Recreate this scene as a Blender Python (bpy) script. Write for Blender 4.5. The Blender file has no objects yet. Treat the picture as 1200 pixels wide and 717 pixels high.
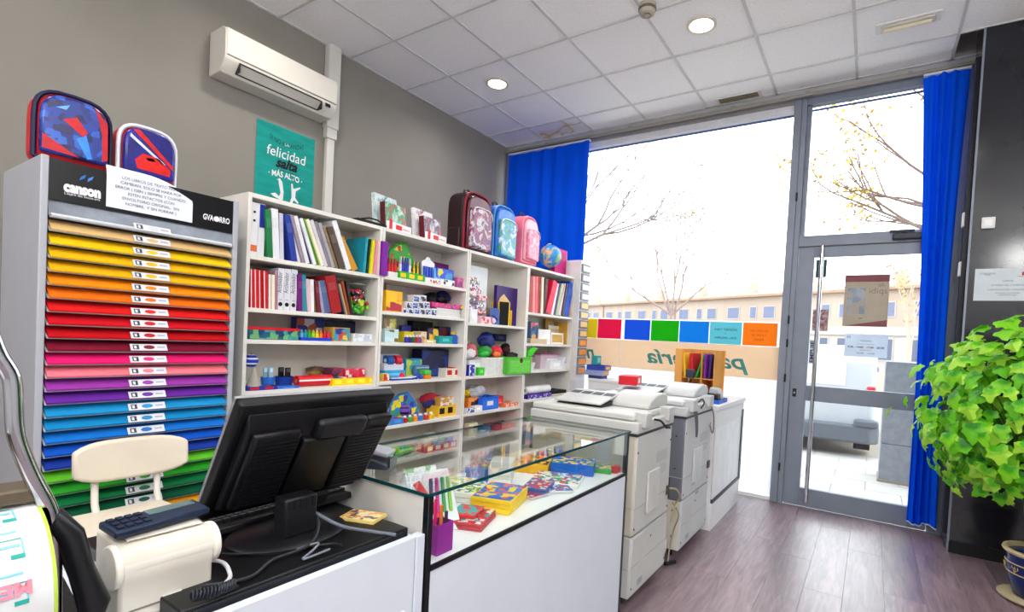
import bpy, bmesh, math, random
from mathutils import Matrix, Vector, Euler, noise
C = bpy.context.scene.collection
S = bpy.context.scene
PI = math.pi
# ------------------------------------------------------------------ camera
cam_d = bpy.data.cameras.new('camera'); cam = bpy.data.objects.new('camera', cam_d); C.objects.link(cam)
cam_d.sensor_fit = 'HORIZONTAL'; cam_d.sensor_width = 36.0; cam_d.lens = 596.14/1200*36
cam_d.shift_x = -0.03056; cam_d.shift_y = 0.0441; cam_d.clip_start = .02; cam_d.clip_end = 400
cr = Vector((0.83887938, 0.54182101, 0.05207094)); cu = Vector((-0.05767446, -0.00664647, 0.99831332)); cf = Vector((-0.54125321, 0.84046762, -0.02567365))
M3 = Matrix((cr, cu, -cf)).transposed()
cam.matrix_world = Matrix.Translation((3.7748, -2.6562, 1.3187)) @ M3.to_4x4()
S.camera = cam
# ------------------------------------------------------------------ sky, exposure
world = bpy.data.worlds.new('overcast_sky'); S.world = world; world.use_nodes = True
bg = world.node_tree.nodes['Background']; bg.inputs[0].default_value = (0.90, 0.955, 1.0, 1); bg.inputs[1].default_value = 5.0
S.view_settings.view_transform = 'Standard'; S.view_settings.look = 'None'; S.view_settings.gamma = 1
S.view_settings.use_curve_mapping = False; S.view_settings.exposure = 0.06
S.cycles.max_bounces = 10; S.cycles.diffuse_bounces = 5; S.cycles.transparent_max_bounces = 16
S.cycles.use_denoising = True
LAMP_W = 9.0      # watts of one recessed lamp
FILL_GLOBE = 56.0       # emission strength of one added fill globe
# ------------------------------------------------------------------ materials
def lin(c):
    c = c/255.0
    return c/12.92 if c <= .04045 else ((c+.055)/1.055)**2.4
def L3(rgb): return (lin(rgb[0]), lin(rgb[1]), lin(rgb[2]), 1)
_mc = {}
def mat(rgb, rough=.5, metal=0, var=.06, scale=9, bump=0, spec=.3, trans=0, stretch=None, sheen=0):
    k = ('m', tuple(rgb), rough, metal, var, scale, bump, spec, trans, stretch, sheen)
    if k in _mc: return _mc[k]
    m = bpy.data.materials.new('surface'); m.use_nodes = True; nt = m.node_tree; p = nt.nodes['Principled BSDF']
    tc = nt.nodes.new('ShaderNodeTexCoord'); n = nt.nodes.new('ShaderNodeTexNoise'); n.inputs['Scale'].default_value = scale; n.inputs['Detail'].default_value = 4
    src = tc.outputs['Object']
    if stretch:
        mp = nt.nodes.new('ShaderNodeMapping'); mp.inputs['Scale'].default_value = stretch; nt.links.new(src, mp.inputs[0]); src = mp.outputs[0]
    nt.links.new(src, n.inputs['Vector'])
    r = nt.nodes.new('ShaderNodeValToRGB'); b = L3(rgb)
    r.color_ramp.elements[0].position = .3; r.color_ramp.elements[1].position = .7
    r.color_ramp.elements[0].color = (b[0]*(1-var), b[1]*(1-var), b[2]*(1-var), 1); r.color_ramp.elements[1].color = (min(1, b[0]*(1+var)), min(1, b[1]*(1+var)), min(1, b[2]*(1+var)), 1)
    nt.links.new(n.outputs['Fac'], r.inputs[0]); nt.links.new(r.outputs[0], p.inputs['Base Color'])
    p.inputs['Roughness'].default_value = rough; p.inputs['Metallic'].default_value = metal; p.inputs['Specular IOR Level'].default_value = spec
    if sheen: p.inputs['Sheen Weight'].default_value = sheen
    if bump:
        bn = nt.nodes.new('ShaderNodeBump'); bn.inputs['Strength'].default_value = bump; bn.inputs['Distance'].default_value = .01
        nt.links.new(n.outputs['Fac'], bn.inputs['Height']); nt.links.new(bn.outputs[0], p.inputs['Normal'])
    if trans:
        t = nt.nodes.new('ShaderNodeBsdfTranslucent'); nt.links.new(r.outputs[0], t.inputs[0])
        mx = nt.nodes.new('ShaderNodeMixShader'); mx.inputs[0].default_value = trans
        nt.links.new(p.outputs[0], mx.inputs[1]); nt.links.new(t.outputs[0], mx.inputs[2]); nt.links.new(mx.outputs[0], nt.nodes['Material Output'].inputs[0])
    _mc[k] = m; return m
def pm(cols, scale=22, rough=.35, trans=0):
    """printed card: irregular flat patches of a few inks"""
    k = ('p', tuple(map(tuple, cols)), scale, rough, trans)
    if k in _mc: return _mc[k]
    m = bpy.data.materials.new('printed_card'); m.use_nodes = True; nt = m.node_tree; p = nt.nodes['Principled BSDF']
    tc = nt.nodes.new('ShaderNodeTexCoord'); mp = nt.nodes.new('ShaderNodeMapping'); h = hash(k) % 997
    mp.inputs['Location'].default_value = (len(_mc)*.37 % 5, len(_mc)*.73 % 7, len(_mc)*.21 % 3)
    n = nt.nodes.new('ShaderNodeTexVoronoi'); n.distance = 'CHEBYCHEV'; n.inputs['Scale'].default_value = scale*2.6; n.inputs['Randomness'].default_value = .85
    n2 = nt.nodes.new('ShaderNodeTexNoise'); n2.inputs['Scale'].default_value = scale*2; sc2 = nt.nodes.new('ShaderNodeVectorMath'); sc2.operation = 'MULTIPLY_ADD'; sc2.inputs[1].default_value = (.16/scale,)*3
    nt.links.new(tc.outputs['Object'], mp.inputs[0]); nt.links.new(mp.outputs[0], n2.inputs[0]); nt.links.new(n2.outputs['Color'], sc2.inputs[0]); nt.links.new(mp.outputs[0], sc2.inputs[2]); nt.links.new(sc2.outputs[0], n.inputs['Vector'])
    sx = nt.nodes.new('ShaderNodeSeparateColor'); nt.links.new(n.outputs['Color'], sx.inputs[0])
    r = nt.nodes.new('ShaderNodeValToRGB'); r.color_ramp.interpolation = 'CONSTANT'; e = r.color_ramp.elements
    N = len(cols)
    while len(e) < N: e.new(.5)
    for i, c in enumerate(cols):
        e[i].position = i/N; e[i].color = L3(c)
    nt.links.new(sx.outputs[0], r.inputs[0]); nt.links.new(r.outputs[0], p.inputs['Base Color']); p.inputs['Roughness'].default_value = rough
    _mc[k] = m; return m
def paint(cols, scale=7, rough=.25):
    """soft painterly print: inks run into one another"""
    m = bpy.data.materials.new('painted_print'); m.use_nodes = True; nt = m.node_tree; p = nt.nodes['Principled BSDF']; tc = nt.nodes.new('ShaderNodeTexCoord'); n = nt.nodes.new('ShaderNodeTexNoise')
    n.inputs['Scale'].default_value = scale; n.inputs['Detail'].default_value = 6; n.inputs['Roughness'].default_value = .65; n.inputs['Distortion'].default_value = .6; nt.links.new(tc.outputs['Object'], n.inputs[0])
    r = nt.nodes.new('ShaderNodeValToRGB'); e = r.color_ramp.elements
    while len(e) < len(cols): e.new(.5)
    for i, c in enumerate(cols): e[i].position = .3+.4*i/(len(cols)-1); e[i].color = L3(c)
    nt.links.new(n.outputs[0], r.inputs[0]); nt.links.new(r.outputs[0], p.inputs[0]); p.inputs['Roughness'].default_value = rough; return m
def glass(name, tint=(1, 1, 1), refl=.9):
    m = bpy.data.materials.new(name); m.use_nodes = True; nt = m.node_tree; nt.nodes.remove(nt.nodes['Principled BSDF'])
    t = nt.nodes.new('ShaderNodeBsdfTransparent'); t.inputs[0].default_value = (*tint, 1); g = nt.nodes.new('ShaderNodeBsdfGlossy'); g.inputs['Roughness'].default_value = .01
    g.inputs['Color'].default_value = (refl, refl, refl, 1)
    f = nt.nodes.new('ShaderNodeFresnel'); f.inputs[0].default_value = 1.5
    geo = nt.nodes.new('ShaderNodeNewGeometry'); sw = nt.nodes.new('ShaderNodeMix'); sw.data_type = 'FLOAT'; sw.inputs[2].default_value = 1.5; sw.inputs[3].default_value = 1/1.5
    mx = nt.nodes.new('ShaderNodeMixShader'); nt.links.new(geo.outputs['Backfacing'], sw.inputs[0]); nt.links.new(sw.outputs[0], f.inputs[0])
    nt.links.new(f.outputs[0], mx.inputs[0]); nt.links.new(t.outputs[0], mx.inputs[1]); nt.links.new(g.outputs[0], mx.inputs[2]); nt.links.new(mx.outputs[0], nt.nodes['Material Output'].inputs[0])
    return m
def emis(rgb, s):
    m = bpy.data.materials.new('lamp_glow'); m.use_nodes = True; p = m.node_tree.nodes['Principled BSDF']
    p.inputs['Emission Color'].default_value = L3(rgb); p.inputs['Emission Strength'].default_value = s; p.inputs['Base Color'].default_value = L3(rgb); return m
def plank_mat():
    m = bpy.data.materials.new('wood_laminate'); m.use_nodes = True; nt = m.node_tree; p = nt.nodes['Principled BSDF']
    tc = nt.nodes.new('ShaderNodeTexCoord'); oi = nt.nodes.new('ShaderNodeObjectInfo'); ad = nt.nodes.new('ShaderNodeVectorMath'); ad.operation = 'MULTIPLY_ADD'
    cb = nt.nodes.new('ShaderNodeCombineXYZ'); nt.links.new(oi.outputs['Random'], cb.inputs[0]); nt.links.new(oi.outputs['Random'], cb.inputs[1])
    ad.inputs[1].default_value = (9, 9, 9); nt.links.new(cb.outputs[0], ad.inputs[0]); nt.links.new(tc.outputs['Object'], ad.inputs[2])
    mp = nt.nodes.new('ShaderNodeMapping'); mp.inputs['Scale'].default_value = (16, 1.6, 16); nt.links.new(ad.outputs[0], mp.inputs[0])
    n = nt.nodes.new('ShaderNodeTexNoise'); n.inputs['Scale'].default_value = 2.2; n.inputs['Detail'].default_value = 8; n.inputs['Distortion'].default_value = 1.2; nt.links.new(mp.outputs[0], n.inputs[0])
    r = nt.nodes.new('ShaderNodeValToRGB'); r.color_ramp.elements[0].position = .3; r.color_ramp.elements[1].position = .72
    r.color_ramp.elements[0].color = L3((92, 72, 80)); r.color_ramp.elements[1].color = L3((150, 124, 132)); nt.links.new(n.outputs[0], r.inputs[0])
    hs = nt.nodes.new('ShaderNodeHueSaturation'); mr = nt.nodes.new('ShaderNodeMapRange'); mr.inputs[3].default_value = .8; mr.inputs[4].default_value = 1.15
    nt.links.new(oi.outputs['Random'], mr.inputs[0]); nt.links.new(mr.outputs[0], hs.inputs['Value']); nt.links.new(r.outputs[0], hs.inputs['Color']); nt.links.new(hs.outputs[0], p.inputs['Base Color'])
    p.inputs['Roughness'].default_value = .42; p.inputs['Specular IOR Level'].default_value = .7; p.inputs['Coat Weight'].default_value = 1; p.inputs['Coat IOR'].default_value = 1.6; p.inputs['Coat Roughness'].default_value = .3
    bn = nt.nodes.new('ShaderNodeBump'); bn.inputs['Strength'].default_value = .12; bn.inputs['Distance'].default_value = .004; nt.links.new(n.outputs[0], bn.inputs['Height']); nt.links.new(bn.outputs[0], p.inputs['Normal'])
    return m
def stain_mat():
    m = bpy.data.materials.new('water_stained_tile'); m.use_nodes = True; nt = m.node_tree; p = nt.nodes['Principled BSDF']
    tc = nt.nodes.new('ShaderNodeTexCoord'); n = nt.nodes.new('ShaderNodeTexNoise'); n.inputs['Scale'].default_value = 3.1; n.inputs['Detail'].default_value = 1
    nt.links.new(tc.outputs['Object'], n.inputs[0]); r = nt.nodes.new('ShaderNodeValToRGB'); e = r.color_ramp.elements; e.new(.5); e.new(.53)
    for i, (q, c) in enumerate(((.44, (238, 238, 240)), (.5, (230, 222, 200)), (.525, (204, 176, 136)), (.56, (238, 236, 232)))): e[i].position = q; e[i].color = L3(c)
    nt.links.new(n.outputs[0], r.inputs[0]); nt.links.new(r.outputs[0], p.inputs[0]); p.inputs['Roughness'].default_value = .9
    return m
WHITE = mat((226, 226, 226), .45, var=.02); LAM = mat((224, 221, 214), .4, var=.02); BLACKP = mat((24, 25, 28), .35, var=.1); STEEL = mat((200, 202, 206), .12, 1, var=.02)
ALU = mat((124, 132, 146), .4, .1, var=.05); PAPER = mat((232, 232, 236), .8, var=.02); INK = mat((25, 27, 40), .7); WINK = mat((235, 235, 240), .6); GLASS = glass('clear_glass', (.96, .985, .975)); WGLASS = glass('window_glass', (.97, .985, .985), .6)
# ------------------------------------------------------------------ mesh building
class MB:
    def __init__(s): s.v = []; s.f = []; s.m = []
    def add(s, vs, fs, mi=0):
        o = len(s.v); s.v += [tuple(v) for v in vs]; s.f += [tuple(i+o for i in f) for f in fs]; s.m += [mi]*len(fs); return s
    def box(s, x0, x1, y0, y1, z0, z1, mi=0, mx=None):
        vs = [(x, y, z) for z in (z0, z1) for y in (y0, y1) for x in (x0, x1)]
        if mx: vs = [mx @ Vector(v) for v in vs]
        return s.add(vs, [(0, 2, 3, 1), (4, 5, 7, 6), (0, 1, 5, 4), (2, 6, 7, 3), (0, 4, 6, 2), (1, 3, 7, 5)], mi)
    def cyl(s, p0, p1, r0, r1=None, n=14, mi=0, mc=None):
        p0, p1 = Vector(p0), Vector(p1); r1 = r0 if r1 is None else r1; d = (p1-p0).normalized()
        a = d.orthogonal().normalized(); b = d.cross(a); vs = []
        for p, r in ((p0, r0), (p1, r1)): vs += [p+(a*math.cos(2*PI*i/n)+b*math.sin(2*PI*i/n))*r for i in range(n)]
        s.add(vs, [(i, (i+1) % n, n+(i+1) % n, n+i) for i in range(n)], mi)
        o = len(s.v)-2*n; s.f += [tuple(o+n-1-i for i in range(n)), tuple(o+n+i for i in range(n))]; s.m += [mi if mc is None else mc]*2; return s
    def tube(s, pts, r, n=8, mi=0):
        P = [Vector(p) for p in pts]; R = r if isinstance(r, (list, tuple)) else [r]*len(P); vs = []; a = None
        for i, p in enumerate(P):
            d = (P[min(i+1, len(P)-1)]-P[max(i-1, 0)]).normalized()
            a = d.orthogonal().normalized() if a is None else (a-d*a.dot(d)).normalized()
            b = d.cross(a); vs += [p+(a*math.cos(2*PI*k/n)+b*math.sin(2*PI*k/n))*R[i] for k in range(n)]
        fs = [(i*n+k, i*n+(k+1) % n, (i+1)*n+(k+1) % n, (i+1)*n+k) for i in range(len(P)-1) for k in range(n)]
        fs += [tuple(range(n-1, -1, -1)), tuple((len(P)-1)*n+k for k in range(n))]
        return s.add(vs, fs, mi)
    def lathe(s, prof, n=20, c=(0, 0, 0), mi=0):
        vs = [(c[0]+r*math.cos(2*PI*k/n), c[1]+r*math.sin(2*PI*k/n), c[2]+z) for r, z in prof for k in range(n)]
        fs = [(i*n+k, i*n+(k+1) % n, (i+1)*n+(k+1) % n, (i+1)*n+k) for i in range(len(prof)-1) for k in range(n)]
        fs += [tuple(range(n-1, -1, -1)), tuple((len(prof)-1)*n+k for k in range(n))]
        return s.add(vs, fs, mi)
    def prism(s, poly, o, u, v, w, mi=0):
        """polygon in plane (o,u,v), extruded by vector w"""
        o, u, v, w = Vector(o), Vector(u), Vector(v), Vector(w); n = len(poly)
        vs = [o+u*a+v*b for a, b in poly]+[o+u*a+v*b+w for a, b in poly]
        fs = [tuple(range(n-1, -1, -1)), tuple(range(n, 2*n))]+[(i, (i+1) % n, n+(i+1) % n, n+i) for i in range(n)]
        if u.cross(v).dot(w) < 0: fs = [tuple(reversed(f)) for f in fs]
        return s.add(vs, fs, mi)
    def ico(s, c, r, sub=2, mi=0, amp=0, seed=0, sc=(1, 1, 1), freq=2.0, floor=None):
        bm = bmesh.new(); bmesh.ops.create_icosphere(bm, subdivisions=sub, radius=1); vs = []
        for v in bm.verts:
            d = v.co.normalized(); q = 1+amp*noise.noise(d*freq+Vector((seed*3.1, seed*1.7, seed)))
            p = Vector((c[0]+d.x*r*sc[0]*q, c[1]+d.y*r*sc[1]*q, c[2]+d.z*r*sc[2]*q))
            if floor is not None and p.z < floor: p.z = floor
            vs.append(p)
        bm.verts.index_update(); s.add(vs, [tuple(v.index for v in f.verts) for f in bm.faces], mi); bm.free(); return s
    def mesh(s, name, mats, smooth=False):
        me = bpy.data.meshes.new(name); me.from_pydata([tuple(v) for v in s.v], [], s.f)
        for m in (mats if isinstance(mats, (list, tuple)) else [mats]): me.materials.append(m)
        me.polygons.foreach_set('material_index', s.m)
        if smooth:
            me.polygons.foreach_set('use_smooth', [True]*len(s.f)); me.set_sharp_from_angle(angle=math.radians(42))
        me.update(); return me
    def obj(s, name, mats, parent=None, loc=(0, 0, 0), rot=(0, 0, 0), smooth=False, bevel=0, seg=2):
        return link(name, s.mesh(name, mats, smooth or bevel > 0), parent, loc, rot, bevel, seg)
def link(name, me, parent=None, loc=(0, 0, 0), rot=(0, 0, 0), bevel=0, seg=2):
    o = bpy.data.objects.new(name, me); C.objects.link(o); o.location = loc; o.rotation_euler = rot
    if parent: o.parent = parent
    if bevel:
        b = o.modifiers.new('bevel', 'BEVEL'); b.width = bevel; b.segments = seg; b.limit_method = 'ANGLE'; b.angle_limit = math.radians(40); b.harden_normals = False
    return o
def tag(o, label, cat, group=None, kind=None):
    o['label'] = label; o['category'] = cat
    if group: o['group'] = group
    if kind: o['kind'] = kind
    return o
def thing(name, label, cat, loc=(0, 0, 0), rot=(0, 0, 0), group=None):
    o = bpy.data.objects.new(name, None); C.objects.link(o); o.location = loc; o.rotation_euler = rot; o.empty_display_size = .1
    return tag(o, label, cat, group)
def struct(o): o['kind'] = 'structure'; return o
def emp(name, loc=(0, 0, 0)):
    o = bpy.data.objects.new(name, None); C.objects.link(o); o.location = loc; return struct(o)
_txt = []
def text(parent, s, size, o, r, u, m, align='CENTER', shear=0, width=None, bold=0, name='lettering', arc=0):
    _txt.append((parent, s, size, Vector(o), Vector(r), Vector(u), m, align, shear, width, bold, name, arc))
def flush_text():
    tmp = []
    for (parent, s, size, o, r, u, m, align, shear, width, bold, name, arc) in _txt:
        cu_ = bpy.data.curves.new('t', 'FONT'); cu_.body = s; cu_.size = size; cu_.align_x = align; cu_.shear = shear; cu_.offset = bold; cu_.resolution_u = 3
        ob = bpy.data.objects.new('t', cu_); C.objects.link(ob); tmp.append(ob)
    dg = bpy.context.evaluated_depsgraph_get(); dg.update()
    for ob, (parent, s, size, o, r, u, m, align, shear, width, bold, name, arc) in zip(tmp, _txt):
        me = bpy.data.meshes.new_from_object(ob.evaluated_get(dg)); me.name = name; me.materials.clear(); me.materials.append(m)
        if arc:
            for v in me.vertices: v.co.y += arc*(1-(v.co.x/(.5*max(.001, ob.dimensions.x)))**2)*-1
        k = 1
        if width and ob.dimensions.x > 0: k = width/ob.dimensions.x
        n = r.cross(u).normalized(); r_, u_ = r.normalized()*k, u.normalized()
        t = bpy.data.objects.new(name, me); C.objects.link(t); t.parent = parent
        t.matrix_local = Matrix(((r_.x, u_.x, n.x, o.x), (r_.y, u_.y, n.y, o.y), (r_.z, u_.z, n.z, o.z), (0, 0, 0, 1)))
    for ob in tmp: bpy.data.objects.remove(ob)
ORDS = ['first', 'second', 'third', 'fourth', 'fifth', 'sixth', 'seventh']
PX, PY, PZ = Vector((1, 0, 0)), Vector((0, 1, 0)), Vector((0, 0, 1))
# ------------------------------------------------------------------ room shell
CZ = 3.55; WY = 2.2
wallm = mat((140, 136, 129), .85, var=.07, scale=1.6)
struct(MB().box(-.15, 0, -5.6, 2.35, 0, 3.9).obj('wall_left', wallm))
lightw = mat((196, 197, 200), .8, var=.03)
struct(MB().box(-.15, 7.35, -5.75, -5.6, 0, 3.9).obj('wall_back', lightw))
struct(MB().box(7.2, 7.35, -5.6, 2.35, 0, 3.9).obj('wall_right', lightw))
MB().box(-.002, .012, -5.6, 2.3, 0, .09).obj('baseboard_left', WHITE)['kind'] = 'structure'
# black glossy pillar on the right of the door
blackw = mat((28, 29, 36), .14, var=.25, scale=2.2, spec=.5, bump=.02)
pil = struct(MB().box(4.29, 7.2, 1.8, 2.35, 0, 3.7).obj('wall_front', blackw))
MB().box(4.284, 4.296, 1.794, 1.806, 0, 3.55).obj('corner_strip', ALU, pil)
MB().box(4.294, 7.2, 1.788, 1.8, 0, .08).obj('skirting', mat((14, 14, 16), .4), pil)
# header above the window
struct(MB().box(0, 4.29, 2.18, 2.35, 3.5, 3.9).obj('trim_1', mat((170, 170, 172), .6)))
struct(MB().box(.0, 4.29, 2.185, 2.2, 3.44, 3.5).obj('trim_2', mat((140, 138, 140), .5)))
# floor with planks
fl = struct(MB().box(-.15, 7.35, -5.75, 2.2, -.2, -.011).obj('floor', mat((38, 28, 28), .6)))
pmx = plank_mat(); pw, pl = .19, 1.22
def plank_mesh(l):
    b = MB(); e = .0007; w = pw-.0006
    b.add([(0, 0, -.011), (w, 0, -.011), (w, l, -.011), (0, l, -.011), (0, 0, -e), (w, 0, -e), (w, l, -e), (0, l, -e), (e, e, 0), (w-e, e, 0), (w-e, l-e, 0), (e, l-e, 0)],
          [(3, 2, 1, 0), (0, 1, 5, 4), (1, 2, 6, 5), (2, 3, 7, 6), (3, 0, 4, 7), (4, 5, 9, 8), (5, 6, 10, 9), (6, 7, 11, 10), (7, 4, 8, 11), (8, 9, 10, 11)])
    return b.mesh('plank', pmx)
pcache = {}
def plank(x, y0, y1):
    l = round(y1-y0-.0006, 4)
    if l < .03: return
    if l not in pcache: pcache[l] = plank_mesh(l)
    link('plank', pcache[l], fl, (x, y0, 0))
rest = MB()
for i in range(-1, 38):
    x = -.1+.02+i*pw
    off = [0, .44, .83, .22, .61, 1.02][i % 6]; y = 2.2-off if off else 2.2; top = 2.2
    near = 2.3 < x < 6.2
    ys = [2.2]+[2.2-off-k*pl for k in range(0 if off else 1, 8)]
    for a, b in zip(ys[1:], ys[:-1]):
        a = max(a, -5.6)
        if b-a < .03: continue
        if near and b > -3.1: plank(x, a, b)
        else: rest.box(x, x+pw-.0012, a, b-.0012, -.011, 0)
rest.obj('floorboards', pmx, fl)['kind'] = 'stuff'
# ceiling with tiles on a T-bar grid
ceil = struct(MB().box(-.15, 7.35, -5.75, 2.35, 3.78, 3.92).obj('ceiling', mat((40, 40, 42), .9)))
tilem = mat((247, 247, 247), .92, var=.05, scale=60, bump=.15); stm = stain_mat(); gx0 = .5521
xs = [0.0]+[gx0+.6*i for i in range(11)]+[7.2]; ys = [2.18]+[1.8-.6*j for j in range(13)]
tc_ = {}
for a, b in zip(xs[:-1], xs[1:]):
    for d, c in zip(ys[:-1], ys[1:]):
        if 4.1 < a < 4.3 and d > 2: continue                 # the tile missing beside the black wall
        k = (round(b-a, 3), round(d-c, 3), a < .6 and d > 2 and b > .6)
        if k not in tc_: tc_[k] = MB().box(.0075, b-a-.0075, .0075, d-c-.0075, .0, .012).mesh('ceiling_tile', stm if k[2] else tilem)
        link('ceiling_tile', tc_[k], ceil, (a, c, CZ+.004))
g = MB()
for x in xs[1:-1]: g.box(x-.0095, x+.0095, -5.6, 2.18, CZ-.003, CZ+.004); g.box(x-.002, x+.002, -5.6, 2.18, CZ+.004, CZ+.03)
for y in ys[1:]: g.box(0, 7.2, y-.0095, y+.0095, CZ-.0035, CZ+.0036)
g.box(0, .02, -5.6, 2.18, CZ-.003, CZ+.004); g.box(0, 7.2, 2.155, 2.18, CZ-.003, CZ+.004)
g.obj('ceiling_grid', mat((206, 206, 205), .6), ceil)
# ------------------------------------------------------------------ shop window
win = emp('window_1', (0, WY, 0))
def fr(name, x0, x1, y0, y1, z0, z1, par, m=ALU): return MB().box(x0, x1, y0, y1, z0, z1).obj(name, m, par, bevel=.003)
fr('frame_jamb', .005, .05, -.02, .06, 0, 3.5, win); fr('frame_mullion', 3.1, 3.16, -.035, .06, 0, 3.5, win); fr('frame_head', .05, 3.1, 0, .06, 3.38, 3.44, win, mat((214, 216, 222), .5)); fr('frame_sill', .05, 3.1, 0, .06, 0, .025, win, WHITE)
fr('awning_edge', .05, 3.1, .061, .075, 3.365, 3.385, win, mat((70, 95, 150), .5))
MB().box(.05, 3.1, .03, .038, .025, 3.38).obj('pane', WGLASS, win)
filmw = mat((250, 250, 252), .6, var=.01, trans=.6); filmb = mat((238, 218, 192), .6, var=.04, scale=3, trans=.36)
MB().box(.052, 3.098, .027, .0295, .03, 1.052).obj('frosted_film', filmw, win)
MB().box(.052, 3.098, .026, .0295, 1.054, 1.345).obj('beige_film', filmb, win)
MB().box(.052, 3.098, .027, .0295, 1.347, 1.565).obj('clear_strip', mat((250, 250, 250), .5, var=.01, trans=.6), win)
MB().box(1.575, 1.583, .02, .029, .03, 1.345).obj('glass_joint', WHITE, win)
teal = mat((70, 150, 150), .6, trans=.3)
text(win, 'papelería', .2, (2.84, .0235, 1.13), -PX, PZ, teal, 'LEFT', .3, .97, .004)
text(win, 'n', .2, (1.3, .0235, 1.13), -PX, PZ, teal, 'LEFT', .3, None, .004)
sheets = [(1.192, 1.303, (235, 215, 20), 'yellow'), (1.307, 1.58, (240, 20, 90), 'magenta pink'), (1.617, 1.894, (20, 105, 240), 'royal blue'), (1.904, 2.187, (25, 200, 10), 'bright green'), (2.195, 2.476, (0, 155, 245), 'sky blue'), (2.485, 2.772, (115, 220, 235), 'pale turquoise'), (2.782, 3.07, (255, 150, 20), 'orange')]
for i, (a, b, c, n) in enumerate(sheets):
    a2 = .98 if i == 0 else a
    o = MB().box(a2, b, 0, .0015, 0, .205).obj('coloured_sheet', mat(c, .7, var=.02, trans=.36), loc=(0, WY+.0235, 1.35))
    tag(o, f'{n} paper sheet stuck on the shop window glass', 'paper sheet', 'coloured sheets on the shop window')
    if i == 5:
        text(o, 'HAY TIENDA', .03, (2.63, -.001, .125), PX, PZ, INK, width=.2); text(o, 'Y', .02, (2.63, -.001, .09), PX, PZ, INK); text(o, 'PAPELERIA, LAPIZ', .026, (2.63, -.001, .05), PX, PZ, INK, width=.2)
    if i == 6:
        for k, (s, zz) in enumerate((('RECARGAS', .125), ('DE TINTA Y', .085), ('TONER', .045))): text(o, s, .026, (2.92, -.001, zz), PX, PZ, mat((190, 90, 10), .7), width=.15-.03*k)
MB()
# ------------------------------------------------------------------ door
dr = emp('door_1', (0, WY, 0))
fr('frame_jamb', 3.162, 3.2, -.04, .06, 0, 3.5, dr); fr('frame_jamb', 4.2, 4.288, -.04, .06, 0, 3.5, dr)
fr('frame_head', 3.2, 4.2, -.02, .06, 3.41, 3.5, dr); fr('transom_bar', 3.2, 4.2, -.03, .06, 2.21, 2.3, dr)
fr('transom_frame', 3.2, 3.235, 0, .05, 2.3, 3.41, dr)
MB().box(3.2, 4.2, .02, .028, 2.3, 3.41).obj('transom_pane', WGLASS, dr)
MB().box(3.2, 4.2, .062, .075, 3.385, 3.4).obj('awning_edge', mat((70, 95, 150), .5), dr)
for x0, x1, z0, z1, n in ((3.205, 3.325, .005, 2.205, 'stile'), (4.08, 4.195, .005, 2.205, 'stile'), (3.325, 4.08, 2.12, 2.205, 'top_rail'), (3.325, 4.08, .905, 1.035, 'middle_rail'), (3.325, 4.08, .005, .16, 'bottom_rail')):
    fr(n, x0, x1, -.015, .035, z0, z1, dr)
MB().box(3.325, 4.08, .008, .014, 1.035, 2.12).obj('upper_pane', WGLASS, dr); MB().box(3.325, 4.08, .008, .014, .16, .905).obj('lower_pane', WGLASS, dr)
h = MB(); h.cyl((3.385, -.075, .06), (3.385, -.075, 2.2), .0165, n=18); 
for z in (.3, 1.0, 1.95): h.cyl((3.385, -.075, z), (3.385, -.014, z), .009)
h.obj('pull_handle', STEEL, dr, smooth=True)
cl = MB(); cl.box(3.86, 4.1, -.07, -.03, 2.225, 2.275); cl.obj('door_closer', mat((46, 50, 58), .4), dr, bevel=.008)
MB().box(3.84, 4.0, -.06, -.045, 2.285, 2.3, mx=Matrix.Rotation(0, 4, 'Y')).obj('closer_arm', mat((46, 50, 58), .4), dr)
lk = MB().box(3.225, 3.255, -.02, -.012, .93, 1.0).obj('lock_plate', BLACKP, dr); MB().cyl((3.24, -.028, .965), (3.24, -.02, .965), .008).obj('keyhole', STEEL, lk)
for z in (.28, 1.05, 1.55, 1.35, 2.6): MB().box(3.155, 3.17, -.05, -.03, z, z+.07).obj('hinge', BLACKP, dr)
# things stuck on the door glass
def sheet(name, label, cat, x0, x1, y, z0, z1, m, tilt=0): 
    o = thing(name, label, cat, ((x0+x1)/2, y, z0), (0, tilt, 0)); w = (x1-x0)/2
    MB().box(-w, w, -.0006, .0006, 0, z1-z0).obj('paper', m, o); return o
GY_ = WY+.0065
p = sheet('poster', 'beige poster with red strip on the door glass, seen from behind', 'poster', 3.56, 3.865, GY_, 1.548, 1.965, mat((186, 176, 162), .7, var=.08, trans=.4))
mR = mat((150, 92, 98), .7, trans=.3)
MB().box(-.152, .152, -.0012, -.0007, .36, .417).obj('red_strip', mR, p); MB().prism([(-.152, 0), (.152, 0), (.152, .055)], (0, -.0007, 0), PX, PZ, -PY*.0005).obj('red_wedge', mR, p)
MB().box(-.13, -.005, -.0014, -.0007, .1, .31).obj('photo_print', pm([(120, 134, 150), (140, 150, 160), (150, 140, 130), (110, 120, 140)], 9), p)
text(p, 'idiqs', .07, (.08, -.0013, .265), PX, PZ, mat((140, 122, 118), .7)); text(p, 'eh', .045, (.1, -.0013, .32), PX, PZ, mat((140, 122, 118), .7)); text(p, 'mm', .02, (-.03, -.0013, .06), PX, PZ, INK)
p = sheet('notice', 'white opening hours notice below the beige poster on the door', 'notice', 3.585, 3.88, GY_, 1.3, 1.485, mat((214, 224, 236), .7, trans=.4))
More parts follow.
